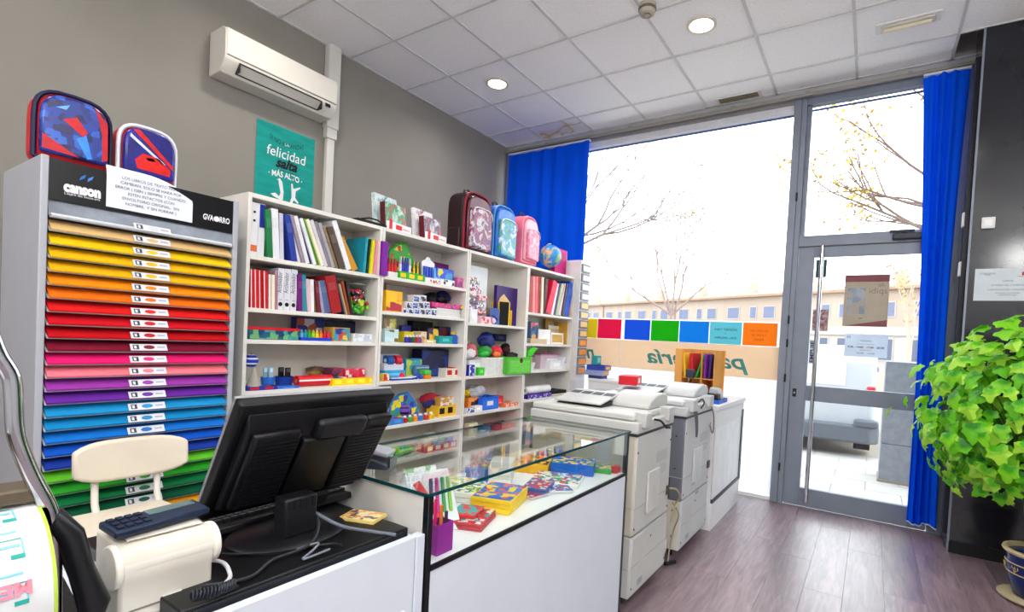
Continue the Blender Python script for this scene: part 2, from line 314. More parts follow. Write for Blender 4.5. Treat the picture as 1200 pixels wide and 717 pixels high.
bi = mat((70, 90, 140), .7); text(p, '65', .03, (-.12, -.001, .15), PX, PZ, bi); text(p, 'HORARIO', .018, (0, -.001, .125), PX, PZ, bi); text(p, 'lunes a viernes', .02, (0, -.001, .1), PX, PZ, mat((190, 150, 100), .7)); text(p, '9:30 - 14:00   17:00 - 20:30', .022, (0, -.001, .072), PX, PZ, INK, width=.25, bold=.0005); text(p, 'SABADOS', .018, (0, -.001, .05), PX, PZ, mat((190, 120, 60), .7)); text(p, '10:00 - 14:00', .02, (0, -.001, .024), PX, PZ, bi, width=.12)
p = sheet('sticker', 'dark green square sticker high on the door glass by the handle', 'sticker', 3.34, 3.42, GY_, 1.95, 2.1, mat((60, 92, 96), .6, trans=.3))
p = sheet('sticker', 'dull red square sticker low behind the steel door handle', 'sticker', 3.34, 3.455, GY_, 1.5, 1.68, pm([(150, 110, 116), (120, 70, 80), (170, 150, 150)], 20))
p = sheet('sticker', 'narrow white and blue upright sticker below red sticker on door', 'sticker', 3.33, 3.37, GY_, 1.22, 1.42, mat((205, 214, 224), .6))
text(p, 'EMPUJE', .04, (.014, -.0012, .1), PZ, -PX, mat((30, 50, 110), .6), width=.18, bold=.001)
# ------------------------------------------------------------------ curtains and rail
def curtain(name, label, x0, x1, y, z0, z1, folds, seed, hemdx=(0, 0), m=None, amp=.035, pinch=0):
    rnd = random.Random(seed); nx, nz = folds*10, 26; vs = []; ph = [rnd.uniform(-.5, .5) for _ in range(folds+1)]
    for side in (0, 1):
        for j in range(nz+1):
            t = j/nz; z = z0+(z1-z0)*t
            for i in range(nx+1):
                s = i/nx; k = s*folds
                a = amp*(.6+.4*math.sin(k*1.7+seed))*(1-.25*t)
                d = a*math.sin(2*PI*k+ph[int(min(k, folds-1))]*.9)+.012*math.sin(5*s+3*t+seed)
                xa = x0+(x1-x0)*s
                w = (1-t); xa += hemdx[0]*w*(1-s)+hemdx[1]*w*s
                xa += pinch*math.sin(PI*t)*(1-2*s)
                vs.append((xa, y+d+(.0 if side == 0 else .003), z-(.012*math.sin(9*s+seed) if j == 0 else 0)))
    N = (nx+1)*(nz+1); fs = []
    for j in range(nz):
        for i in range(nx):
            a = j*(nx+1)+i; fs += [(a, a+1, a+nx+2, a+nx+1), (N+a, N+a+nx+1, N+a+nx+2, N+a+1)]
    b = MB(); b.add(vs, fs)
    root = thing(name, label, 'curtain', (0, 0, 0)); b.obj('fabric', m, root, smooth=True)
    MB().box(x0, x1, y-.02, y+.02, z1-.004, z1+.012).obj('heading_tape', mat((205, 210, 220), .8), root)
    hb = MB()
    for i in range(nx):
        s0, s1 = i/nx, (i+1)/nx; q = vs[i]; q2 = vs[i+1]; hb.box(min(q[0], q2[0])-.001, max(q[0], q2[0])+.001, q[1]-.004, q[1]+.006, q[2]-.008, q[2]+.001)
    hb.obj('hem', mat((205, 212, 225), .8), root)
    return root
blue = mat((0, 86, 238), .8, var=.06, scale=3, trans=.1, spec=.1)
curtain('curtain', 'long blue curtain in the left corner of the shop window', .09, 1.15, 2.12, .06, 3.43, 6, 3, m=blue, amp=.02)
curtain('curtain', 'blue curtain gathered at the right edge of the door', 3.985, 4.262, 2.1, .07, 3.43, 4, 5, hemdx=(.085, -.01), m=blue, amp=.028, pinch=.03)
rail = thing('curtain_rail', 'grey metal curtain rail along the top of the shop window', 'curtain rail', (0, 2.11, 3.455))
MB().box(.02, 4.28, -.015, .015, 0, .025).obj('track', mat((150, 146, 138), .4, .4), rail, bevel=.003)
for x in (.6, 1.6, 2.6, 3.2, 3.9): MB().box(x-.015, x+.015, -.01, .069, .025, .04).obj('bracket', mat((150, 146, 138), .4, .4), rail)
# conduit on the pillar's flank
cd = thing('cable_conduit', 'dark vertical conduit with white clips beside the right curtain', 'conduit', (4.283, 1.9, 0))
MB().box(-.02, .006, -.02, .02, .1, 3.4).obj('pipe', mat((38, 38, 44), .4), cd)
for z in (2.24, 1.9): MB().box(-.032, -.02, -.03, .03, z, z+.1).obj('clip', WHITE, cd, bevel=.004)
sw = thing('light_switch', 'small white light switch high on the black wall', 'switch', (4.377, 1.79, 2.2)); MB().box(-.035, .035, -.012, .01, 0, .075).obj('plate', WHITE, sw, bevel=.004); MB().box(-.02, .02, -.016, -.01, .015, .06).obj('rocker', mat((240, 240, 240), .3), sw, bevel=.002)
p = sheet('notice', 'white paper notice with red emblem on the black wall', 'notice', 4.33, 4.63, 1.7985, 1.722, 1.935, mat((202, 210, 218), .8))
MB().box(.085, .108, -.0013, -.0007, .165, .188).obj('red_emblem', mat((205, 50, 70), .6), p)
gi = mat((90, 98, 110), .7)
for s, z, w, x in (('COMUNIDAD', .175, .08, -.085), ('DE MADRID', .166, .03, -.085), ('CARTEL', .125, .055, .02), ('CONSEJO DEL COMERCIO', .097, .17, .02), ('A DISPOSICION DEL CONSUMIDOR', .067, .2, .02), ('existen hojas de reclamaciones', .047, .12, .02), ('solicitelas aqui', .034, .09, .02), ('www.comercio', .155, .07, .1)): text(p, s, .016, (x, -.001, z), PX, PZ, gi, width=w)
# ------------------------------------------------------------------ ceiling fittings
warm = (255, 228, 190)
dl_m = emis((255, 240, 215), 12)
n = 0
for yi, y in enumerate((.9, -.9, -2.7, -4.5)):
    for xi, x in enumerate((.852, 2.652, 4.452, 6.252)):
        if y > 0 and x > 4: continue
        vis = y > 0
        lab = ('round recessed downlight nearest the left wall' if x < 1 else 'larger round recessed downlight beside the smoke detector') if vis else 'recessed downlight behind the viewer, ' + ('first', 'second', 'third')[yi-1] + ' row, ' + ('leftmost', 'second from left', 'third from left', 'rightmost')[xi]
        o = thing('downlight', lab, 'ceiling light', (x, y, CZ), group='recessed downlights in the ceiling')
        MB().lathe([(.1, .004), (.1, -.006), (.085, -.009), (.078, -.004), (.078, .0)], 28).obj('trim_ring', mat((205, 196, 180), .4), o, smooth=True)
        MB().cyl((0, 0, -.002), (0, 0, -.0055), .077, n=28).obj('lens', dl_m, o)
        ld = bpy.data.lights.new('downlight_beam', 'AREA'); ld.shape = 'DISK'; ld.size = .15; ld.energy = LAMP_W; ld.color = (1, .965, .91); ld.spread = math.radians(160)
        lo = bpy.data.objects.new('downlight_beam', ld); C.objects.link(lo); lo.parent = o; lo.location = (0, 0, -.012)
o = thing('smoke_detector', 'beige round smoke detector on the ceiling at the top edge', 'detector', (2.40, .53, CZ))
MB().lathe([(.058, .003), (.058, -.02), (.052, -.045), (.046, -.06), (.03, -.066), (.03, -.058), (.018, -.056), (.018, -.068), (.002, -.07)], 24).obj('housing', mat((176, 168, 150), .5), o, smooth=True)
MB().lathe([(.0585, -.02), (.0595, -.028), (.057, -.036)], 24).obj('sensor_band', mat((92, 92, 84), .5), o, smooth=True)
o = thing('emergency_light', 'white rectangular emergency lamp set into the ceiling', 'ceiling light', (3.852, 1.5, CZ))
MB().box(-.18, .18, -.06, .06, -.008, .003).obj('frame', WHITE, o, bevel=.004); MB().box(-.15, .15, -.04, .04, -.02, -.008).obj('cover', mat((208, 204, 192), .25, var=.03), o, bevel=.008)
MB().cyl((-.13, 0, -.024), (.13, 0, -.024), .014).obj('tube_lamp', mat((215, 205, 180), .3), o, smooth=True)
o = thing('air_vent', 'slotted white air vent in the ceiling near the window', 'vent', (2.652, 2.08, CZ))
MB().box(-.19, .19, -.065, .065, -.006, .003).obj('frame', WHITE, o, bevel=.003); MB().box(-.165, .165, -.042, .042, -.0075, -.006).obj('dark_slot', mat((70, 64, 52), .7), o)
for i in range(5): MB().box(-.165, .165, -.036+i*.016, -.029+i*.016, -.01, -.0075).obj('slat', mat((150, 140, 116), .5), o)
# unseen opal globes added behind the viewer to fill the ceiling with light
gl_m = emis((253, 252, 250), FILL_GLOBE)
for i, (x, y) in enumerate(((4.3, -3.3), (3.0, -4.6), (5.6, -4.2), (5.9, -1.6))):
    o = thing('fill_globe', 'added opal fill globe behind the viewer, ' + ('nearest the viewer', 'nearest the left wall', 'beside the back wall', 'beside the right wall')[i], 'fill lamp', (x, y, CZ), group='added opal fill globes')
    MB().cyl((0, 0, 0), (0, 0, -.02), .05).obj('canopy', WHITE, o); MB().cyl((0, 0, -.02), (0, 0, -.45), .004, n=6).obj('cord', BLACKP, o); MB().ico((0, 0, -.63), .18, 3).obj('globe', gl_m, o, smooth=True)
# ------------------------------------------------------------------ wall things
ac = thing('air_conditioner', 'white split air conditioner high on the left wall', 'air conditioner', (0, -1.045, 2.93))
W_ = .81; acw = mat((226, 222, 212), .35, var=.02)
MB().prism([(0, .28), (.17, .28), (.2, .262), (.212, .235), (.212, .085), (.2, .06), (.14, 0), (0, -.005)], (.004, 0, 0), PX, PZ, PY*W_).obj('body', acw, ac, bevel=.006)
MB().prism([(.2135, .098), (.2145, .235), (.204, .262), (.206, .266), (.2175, .238), (.2165, .098)], (.004, .01, 0), PX, PZ, PY*(W_-.02)).obj('front_panel', acw, ac)
MB().box(.214, .2175, .01, W_-.01, .09, .0965).obj('panel_gap', mat((120, 116, 108), .6), ac)
lv = MB().prism([(0, 0), (.052, .052), (.05, .056), (-.003, .004)], (.1635, .1, .018), PX, PZ, PY*(W_-.24)).obj('louver', mat((214, 210, 200), .4), ac)
sl = MB(); 
for a in (.0, 1.0):
    q = Vector((.1615+.052*a, .09, .0165+.052*a)); sl.box(q.x-.004, q.x+.004, .09, W_-.13, q.z-.003, q.z+.005)
sl.box(.1615, .218, .088, .095, .014, .07); sl.box(.1615, .218, W_-.135, W_-.128, .014, .07)
sl.obj('outlet_gap', mat((40, 42, 46), .6), ac)
MB().box(.2125, .217, W_-.1, W_-.06, .05, .075).obj('display_window', BLACKP, ac)
tr = thing('pipe_trunking', 'white pipe trunking running down the wall beside the air conditioner', 'trunking', (0, -.16, 0))
tw = mat((214, 212, 206), .5, var=.02)
MB().box(.003, .07, -.06, .045, 2.9, 3.55).obj('upper_cover', tw, tr, bevel=.006); MB().box(.003, .045, -.035, .03, .1, 2.86).obj('lower_cover', tw, tr, bevel=.005); MB().box(.003, .06, -.05, .04, 2.82, 2.93).obj('joint', tw, tr, bevel=.006)
po = thing('poster', 'teal motivational poster with white lettering on the left wall', 'poster', (.004, -.5, 2.22))
tealp = mat((0, 150, 140), .6, var=.16, scale=5, stretch=(1, 1, 5)); MB().box(0, .0015, -.225, .225, 0, .56).obj('paper', tealp, po)
X_ = .0025
dk = mat((10, 60, 62), .6)
text(po, 'SI NO ALCANZAS', .05, (X_, 0, .455), PY, PZ, dk, width=.26, arc=.03); text(po, 'LA', .032, (X_, 0, .432), PY, PZ, WINK)
text(po, 'felicidad', .105, (X_, 0, .335), PY, PZ, WINK, width=.3, shear=.1); text(po, 'salta', .1, (X_, 0, .265), PY, PZ, INK, width=.17, shear=.35, bold=.004); text(po, '· MÁS ALTO ·', .058, (X_, 0, .185), PY, PZ, WINK, width=.26, bold=.0015, arc=-.012)
MB().box(X_-.0006, X_, -.07, .1, .318, .321).box(X_-.0006, X_, -.07, .1, .243, .246).obj('rule', dk, po)
fig = MB()   # two white leaping silhouettes
fig.prism([(-.045, .145), (-.03, .15), (-.025, .12), (-.01, .06), (-.02, .03), (-.05, .05), (-.085, .035), (-.06, .02), (-.02, .01), (-.012, .0), (.01, .012), (.012, .07), (.0, .14), (-.02, .165)], (X_-.001, -.025, .02), PY, PZ, PX*.001)
fig.prism([(.045, .15), (.056, .15), (.062, .115), (.075, .12), (.115, .14), (.12, .132), (.082, .1), (.08, .05), (.11, .02), (.1, .012), (.07, .03), (.055, .0), (.04, .01), (.052, .05), (.048, .1)], (X_-.001, 0, .02), PY, PZ, PX*.001)
fig.obj('leaping_figures', WINK, po)
# ------------------------------------------------------------------ card rack
RX = 1.3
rk = thing('card_rack', 'tall pale rack of coloured card trays with black header sign', 'display rack', (RX, -1.7925, 0))
rg = mat((168, 170, 178), .4, var=.03); hw = .3185
for s in (-1, 1): MB().box(-.47, .02, s*hw-.011, s*hw+.011, 0, 1.868).obj('side_panel', rg, rk, bevel=.004)
MB().box(-.47, -.455, -hw+.011, hw-.011, 0, 1.86).obj('back_panel', rg, rk); MB().box(-.455, .0, -hw+.011, hw-.011, 1.845, 1.865).obj('top_panel', rg, rk); MB().box(-.455, 0, -hw+.011, hw-.011, .06, .455).obj('base_cabinet', mat((40, 52, 86), .5), rk)
hd = MB().box(0, .014, -hw+.012, hw-.012, 1.718, 1.862).obj('header', mat((16, 17, 20), .3), rk)
text(hd, 'canson', .05, (.0155, -.215, 1.757), PY, PZ, WINK, width=.105, bold=.0035); text(hd, 'L\'esprit des beaux-arts', .012, (.0155, -.215, 1.745), PY, PZ, WINK, width=.1)
MB().prism([(-.02, 0), (-.005, .012), (-.002, .026), (-.016, .014)], (.0145, -.205, 1.805), PY, PZ, PX*.001).obj('blue_emblem', mat((50, 110, 200), .5), hd); MB().prism([(.02, .026), (.005, .014), (.002, .0), (.016, .012)], (.0145, -.205, 1.805), PY, PZ, PX*.001).obj('blue_emblem', mat((70, 130, 215), .5), hd)
text(hd, 'GVA', .034, (.0155, .205, 1.757), PY, PZ, WINK, width=.042, bold=.001); text(hd, 'RRO', .034, (.0155, .272, 1.757), PY, PZ, WINK, width=.042, bold=.001)
MB().cyl((.0145, .239, 1.768), (.0156, .239, 1.768), .012).obj('crest', WINK, hd)
MB().prism([(0, 0), (.006, .006), (.024, -.05), (.016, -.053)], (.0, -hw+.012, 1.712), PX, PZ, PY*(2*hw-.024)).obj('clear_flap', mat((130, 138, 150), .15, var=.25, scale=12, spec=.9), rk)
sg = thing('paper_sign', 'white paper sign curling over the black header of the card rack', 'sign', (RX+.0165, -1.7925, 1.71)); sb = MB()
n_ = 8; vs = []
for j in range(n_+1):
    t = j/n_
    for i in range(13):
        y = -.148+.29*i/12; top = .178-.05*max(0, (i-5)/7)**2*1.1; z = .02+(top-.02)*t
        vs.append((.003+.012*math.sin(PI*t)*0+(.012*(t-.8)/.2 if t > .8 else 0)*-1, y, z))
fs = [(j*13+i, j*13+i+1, (j+1)*13+i+1, (j+1)*13+i) for j in range(n_) for i in range(12)]
sb.add(vs+[(v[0]-.001, v[1], v[2]) for v in vs], fs+[tuple(k+len(vs) for k in reversed(f)) for f in fs]); sb.obj('paper', mat((226, 230, 240), .8, var=.01), sg)
sig = mat((66, 72, 92), .7)
for k, (s, w) in enumerate((('LOS LIBROS DE TEXTO NO SE', .195), ('CAMBIAN. SOLO SE HARÁ POR', .205), ('ERROR ( ISBN ) SIEMPRE Y CUANDO', .235), ('ESTÉN INTACTOS (CON', .155), ('ENVOLTORIO ORIGINAL,  SIN', .19), ('NOMBRE,  Y SIN FORRAR )', .17))): text(sg, s, .0155, (.0042, -.004, .136-.0195*k), PY, PZ, sig, width=w)
tiers = [((205, 208, 212), 'clear white'), ((214, 178, 120), 'cream'), ((245, 195, 20), 'lemon yellow'), ((240, 180, 15), 'golden yellow'), ((238, 175, 20), 'deep yellow'), ((245, 140, 20), 'light orange'), ((240, 110, 20), 'dark orange'), ((215, 30, 30), 'scarlet'), ((200, 20, 35), 'cherry red'), ((185, 15, 25), 'deep red'), ((120, 20, 45), 'burgundy'),
 ((225, 30, 110), 'magenta pink'), ((240, 120, 135), 'salmon pink'), ((150, 55, 160), 'violet'), ((100, 40, 150), 'deep purple'), ((30, 140, 200), 'cyan blue'), ((20, 130, 190), 'turquoise'), ((20, 110, 200), 'azure'), ((15, 80, 185), 'cobalt blue'), ((25, 55, 150), 'navy blue'), ((90, 180, 40), 'lime green'), ((40, 150, 40), 'leaf green'), ((15, 110, 60), 'emerald green'), ((10, 85, 55), 'bottle green'), ((235, 160, 25), 'ochre gold'), ((125, 70, 30), 'chestnut brown')]
bw = hw-.014; NT = 25; z0t, z1t = 1.674, .533
prof = [(-.43, 0), (-.05, 0), (-.018, -.006), (.03, -.036), (.032, -.030), (-.016, .006), (-.05, .012), (-.43, .012)]
shelfprof = [(-.45, -.006), (-.05, -.006), (-.018, -.0115), (.027, -.0395), (.029, -.0375), (-.018, -.0075), (-.05, -.002), (-.45, -.002)]
stm_ = None; tagm = mat((214, 216, 222), .5); tagi = mat((60, 64, 74), .6)
tray_me = MB().prism(shelfprof, (0, -bw, 0), PX, PZ, PY*2*bw).mesh('tray', mat((170, 172, 178), .3))
u_ = Vector((-.048, 0, .03)).normalized(); nrm = Vector((.03, 0, .048)).normalized()
for i, (c, cn) in enumerate(tiers):
    z = z0t+(z1t-z0t)*i/(NT-1)+.018
    link('tray', tray_me, rk, (0, 0, z))
    o = MB().prism(prof, (0, -bw+.004, 0), PX, PZ, PY*(2*bw-.008)).obj('card_stack', mat(c, .85, var=.05, spec=.12), loc=(RX, -1.7925, z+.0005))
    tag(o, f'{cn} card sheets, {["topmost","second","third","fourth","fifth","sixth","seventh","eighth","ninth","tenth","eleventh","twelfth","thirteenth","fourteenth","fifteenth","sixteenth","seventeenth","eighteenth","nineteenth","twentieth","twenty-first","twenty-second","twenty-third","twenty-fourth","twenty-fifth","lowest"][i]} tray of the card rack', 'card stack', 'coloured card in the rack')
    if i < NT:
        q0 = Vector((.0335, 0, z-.0335))+nrm*.003; up = (u_*.7+Vector((0, 0, 1))*.5).normalized(); t = thing if 0 else None
        lb = MB(); nn = PY.cross(up).normalized()
        lb.prism([(-.062, 0), (.062, 0), (.062, .03), (-.062, .03)], q0, PY, up, nn*.0015)
        lo = lb.obj('price_tag', tagm, rk); q1 = q0+nn*.002
        el = MB().prism([(.0+.019*math.cos(a*PI/8), .015+.009*math.sin(a*PI/8)) for a in range(16)], q1, PY, up, nn*.0006); el.obj('colour_dot', mat(c, .5), lo)
        MB().prism([(-.054, .005), (-.034, .005), (-.034, .025), (-.054, .025)], q1, PY, up, nn*.0005).prism([(-.050, .008), (-.042, .008), (-.042, .021), (-.050, .021)], q1+nn*.0004, PY, up, nn*.0005, 1).obj('pictogram', [tagi, tagm], lo)
        MB().prism([(.027, .012), (.054, .012), (.054, .019), (.027, .019)], q1, PY, up, nn*.0005).obj('print', mat((170, 174, 190), .6), lo)
# ------------------------------------------------------------------ backpacks
def backpack(label, loc, w, h, d, body, trim, prints, rotz=0, group=None, handle=True, sidepocket=True, wheels=False, tilt=0, shapes=(), pocket=True, round_=.42):
    o = thing('backpack', label, 'backpack', loc, (0, tilt, rotz), group); mB = mat(body, .45, var=.1); mT = mat(trim, .5)
    def outline(w, h, z0, k):
        P = [(-w/2, z0), (w/2, z0)]; r = w/2
        for a in range(0, 13):
            t = PI*a/12; c_, s_ = math.cos(t), math.sin(t); P.append((w/2*math.copysign(abs(c_)**.65, c_), h-h*k+h*k*s_**.7))
        return P
    zz = .035 if wheels else 0
    MB().prism(outline(w, h, zz, round_*w/h*1.1), (-d/2, 0, 0), PY, PZ, PX*d*.8).obj('body', mB, o, bevel=.03, seg=3)
    # piping round the front edge and front panel
    op = outline(w*.97, h*.985, zz+.01, round_*w/h*1.1); MB().tube([(d*.3, a, b) for a, b in op+[op[0]]], .008, 6).obj('piping', mT, o, smooth=True)
    MB().prism(outline(w*.86, h*.93, zz+.03, round_*w/h*1.1), (d*.28, 0, 0), PY, PZ, PX*.03).obj('front_panel', (pm(prints, 15, .25) if not pocket else paint(prints[:2]+prints[3:4], 5)), o, bevel=.01)
    for k, (pl, cc) in enumerate(shapes): MB().prism([(a*w*.43, zz+.03+b*(h*.9-.03)) for a, b in pl], (d*.28+.0285, 0, 0), PY, PZ, PX*.003).obj('print_shape', mat(cc, .3, var=.2, scale=30), o)
    if pocket:
        MB().prism(outline(w*.76, h*.74, zz+.035, .2), (d*.3, 0, 0), PY, PZ, PX*.055).obj('front_pocket', paint(prints[::-1], 11), o, bevel=.014)
        q = outline(w*.76, h*.74, zz+.035, .2); MB().tube([(d*.3+.056, a*.97, b) for a, b in q[2:]], .004, 6).obj('zip', mat((200, 200, 205), .3, .6), o, smooth=True)
    if sidepocket:
        for s in (-1, 1): MB().box(-.3*d, .22*d, s*(w/2+.012)-.014, s*(w/2+.012)+.014, zz+.02, zz+h*.38).obj('side_pocket', mB, o, bevel=.012)
    if handle: MB().tube([(-.05, -.04, h-.01), (-.05, -.035, h+.03), (-.05, 0, h+.042), (-.05, .035, h+.03), (-.05, .04, h-.01)], .008, 6).obj('handle', mat((30, 30, 34), .5), o, smooth=True)
    if wheels:
        for s in (-1, 1): MB().cyl((-.02, s*w*.33-.012, .022), (-.02, s*w*.33+.012, .022), .022, n=14).obj('wheel', mat((205, 110, 130), .4), o, smooth=True)
    return o
backpack('child backpack with blue panel and red edges, left on the card rack', (1.17, -2.01, 1.869), .225, .265, .13, (190, 20, 30), (20, 24, 60), [(20, 40, 120), (24, 52, 140), (20, 30, 90), (24, 60, 160), (36, 90, 190)], shapes=(([(.55, .98), (.95, .75), (.98, .1), (.8, .05), (.78, .55)], (185, 30, 40)), ([(-.95, .05), (-.95, .3), (.1, .02)], (190, 30, 40)), ([(-.4, .62), (.0, .72), (.35, .5), (.2, .4), (-.1, .52)], (200, 35, 40)), ([(.0, .35), (.3, .45), (.5, .05), (.35, .03)], (60, 140, 220)), ([(-.6, .8), (-.2, .9), (-.3, .8)], (110, 170, 230))), pocket=False, sidepocket=False, handle=False)
backpack('child backpack with dark blue panel and red stripes, right on the card rack', (1.17, -1.775, 1.869), .205, .235, .12, (185, 25, 35), (225, 225, 235), [(25, 25, 120), (30, 30, 140), (25, 25, 110), (28, 28, 130)], shapes=(([(-.7, .95), (-.45, .98), (.9, .35), (.9, .25)], (205, 30, 40)), ([(-.78, .85), (.6, .35), (.5, .33), (-.8, .78)], (215, 220, 235)), ([(-.6, .3), (-.3, .48), (.3, .45), (.8, .25), (.78, .1), (-.5, .12)], (215, 35, 30)), ([(-.2, .4), (.1, .42), (.2, .36), (-.1, .34)], (240, 200, 190))), pocket=False, sidepocket=False, handle=False)
# ------------------------------------------------------------------ bookcases
XF=1.2; TOPZ=1.942; UB=[-1.365, -0.554, 0.253, 1.044, 1.876]; SHZ={1: [1.642, 1.383, 1.226, 0.969, 0.692, 0.482], 2: [1.647, 1.426, 1.229, 0.981, 0.691, 0.452], 3: [1.397, 0.985, 0.698, 0.507], 4: [1.532, 1.253, 1.007, 0.742, 0.482]}

lamb = mat((226, 223, 216), .45, var=.03, scale=4); backm = mat((224, 220, 210), .6, var=.04)
D_ = .285
for u in range(1, 5):
    y0, y1 = UB[u-1]+.002, UB[u]-.002
    lab = ['leftmost white bookcase, beside the card rack', 'second white bookcase from left, holding pens and paint boxes', 'third white bookcase from left, with giant pencil', 'rightmost white bookcase, beside the drawer tower'][u-1]
    bc = thing('bookcase', lab, 'bookcase', (XF-D_, y0, 0), group='row of white bookcases'); w = y1-y0
    for n_, a, b in (('side_panel', 0, .018), ('side_panel', w-.018, w)): MB().box(0, D_, a, b, 0, TOPZ+.011).obj(n_, lamb, bc, bevel=.0015, seg=1)
    MB().box(0, D_, .018, w-.018, TOPZ-.011, TOPZ+.011).obj('top_board', lamb, bc, bevel=.0015, seg=1)
    MB().box(.0, .006, .018, w-.018, .06, TOPZ-.011).obj('back_board', backm, bc); MB().box(.006, D_-.02, .018, w-.018, 0, .06).obj('plinth', lamb, bc)
    for z in SHZ[u]+[.26]: MB().box(.006, D_-.002, .018, w-.018, z-.011, z+.011).obj('shelf', lamb, bc, bevel=.0015, seg=1)
# ------------------------------------------------------------------ shelf goods
def bk(y, w, z, h, x, lean, c, label, group, d=.19):
    w = max(.006, w); h = max(.06, h); a = math.atan2(lean, h); hh = h/math.cos(a) if abs(a) < .9 else h; ww = w*math.cos(a)
    b = MB(); e = min(.0018, ww*.2); dd = min(d, .18 if h < .17 else .2)
    b.box(-dd, 0, 0, e, 0, hh).box(-dd, 0, ww-e, ww, 0, hh).box(-e*1.2, 0, e, ww-e, 0, hh); b.box(-dd+.004, -e*1.2, e, ww-e, .003, hh-.004, 1)
    o = b.obj('book', [mat(c, .45, var=.08), mat((225, 220, 208), .9)], None, (x, y if a <= 0 else y, z+(ww*math.sin(-a) if a > 0 else 0)*0), (-a, 0, 0))
    if a > 0: o.location.z = z                      # leans to the right, pivots on its right lower edge
    if a < 0: o.location.z = z
    drop = min(0, ww*math.sin(-a)); o.location.z -= drop
    if w > .016 and h > .15 and 'striped' not in label:
        MB().box(0, .0008, ww*.12, ww*.88, hh*.62, hh*.82).obj('spine_label', mat(tuple(min(255, int(q*.8+38)) for q in c), .5), o)
    if 'striped' in label: MB().box(0, .0012, ww*.08, ww*.3, 0, hh).obj('white_stripe', WHITE, o)
    return tag(o, label, 'book', group)
def bkflat(y0, y1, z, h, x, label, col, d=.2):
    b = MB(); w = y1-y0; b.box(-d, 0, 0, .002, 0, h).box(-d, 0, w-.002, w, 0, h).box(-.003, 0, .002, w-.002, 0, h).box(-d+.004, -.003, .002, w-.002, .003, h-.004, 1)
    return tag(b.obj('book', [mat(col, .45), mat((225, 220, 208), .9)], None, (x, y0, z)), label, 'book')
def boxfile(y0, y1, z, h, x, label, col, lab_col=None):
    w = y1-y0; o = thing('box_file', label, 'box file', (x, y0, z)); MB().box(-.22, 0, 0, w, 0, h).obj('case', mat(col, .5), o, bevel=.002)
    if lab_col: MB().box(0, .001, w*.15, w*.98, h*.55, h*.985).obj('spine_label', mat(lab_col, .5), o)
    else:
        for q in (.66, .82): MB().cyl((-.0005, w*.5, h*q), (.001, w*.5, h*q), .006).obj('finger_hole', BLACKP, o)
        MB().box(0, .001, w*.1, w*.9, h*.08, h*.2).obj('orange_label', mat((220, 110, 60), .6), o)
    return o
def binder(y0, y1, z, h, x, label):
    w = y1-y0; o = thing('lever_arch_binder', label, 'binder', (x, y0, z), group='white lever arch binders')
    MB().box(-.2, 0, 0, w, 0, h).obj('case', mat((218, 219, 226), .5, var=.02), o, bevel=.002)
    rg_ = MB().cyl((-.001, w/2, .03), (.001, w/2, .03), .011).obj('finger_ring', STEEL, o); MB().cyl((.001, w/2, .03), (.0016, w/2, .03), .008).obj('hole', BLACKP, rg_)
    text(o, 'Archivador', .034, (.0012, w*.62, h*.66), PZ, -PY, mat((70, 76, 96), .6), width=h*.5)
    MB().box(0, .0008, w*.25, w*.75, .052, .054).obj('rule', tagi, o); return o
def carton(y0, y1, z, h, x, label, col, prints=None, lid=None, d=.1):
    w = y1-y0; o = thing('carton', label, 'box', (x, y0, z)); MB().box(-d, 0, 0, w, 0, h).obj('body', mat(col, .5), o, bevel=min(.0015, h*.08), seg=1)
    if prints:
        MB().box(0, .0008, w*.03, w*.97, h*.05, h*.95).obj('front_print', pm(prints, 0.9/max(.03, min(w, h))), o)
        if h < .2: MB().box(-d*.95, -d*.05, w*.03, w*.97, h, h+.0006).obj('top_print', pm(prints, 0.9/max(.03, min(w, d))), o)
    else:
        cc = tuple(min(255, c+45) for c in col); MB().box(0, .0007, w*.25, w*.75, h*.3, h*.7).obj('front_label', mat(cc, .5), o)
    if lid: MB().box(-d-.002, .0016, -.002, w+.002, h-.012 if h > .03 else h-.004, h+.002).obj('lid', mat(lid, .45), o)
    return o
def openbox(b, w, d, h, t=.003, flare=0, back=0):
    b.box(-d, 0, 0, w, 0, t); b.box(-t, 0, 0, w, t, h); b.box(-d, -d+t, 0, w, t, h+back); b.box(-d+t, -t, 0, t, t, h); b.box(-d+t, -t, w-t, w, t, h); return b
def tray(y0, y1, z, h, x, label, col, lab_col=None, d=.12):
    w = y1-y0; o = thing('card_tray', label, 'tray', (x, y0, z)); openbox(MB(), w, d, h).obj('body', mat(col, .5), o)
    cc = lab_col or tuple(min(255, c+30) for c in col)
    n = max(1, int(w/.07))
    for i in range(n): MB().box(0, .0008, w*(i+.15)/n, w*(i+.75)/n, h*.25, h*.8).obj('front_label', mat(cc, .5), o)
    rnd = random.Random(int(y0*1000)); k = max(2, int(w/.035))
    for i in range(k):
        MB().box(-d+.01, -.01, .006+(w-.012)*i/k, .002+(w-.012)*(i+.85)/k, .004, h*rnd.uniform(.75, 1.12)).obj('refill_pack', mat(rnd.choice([(220, 220, 215), (200, 60, 60), (60, 90, 180), (230, 200, 80), col]), .5), o)
    return o
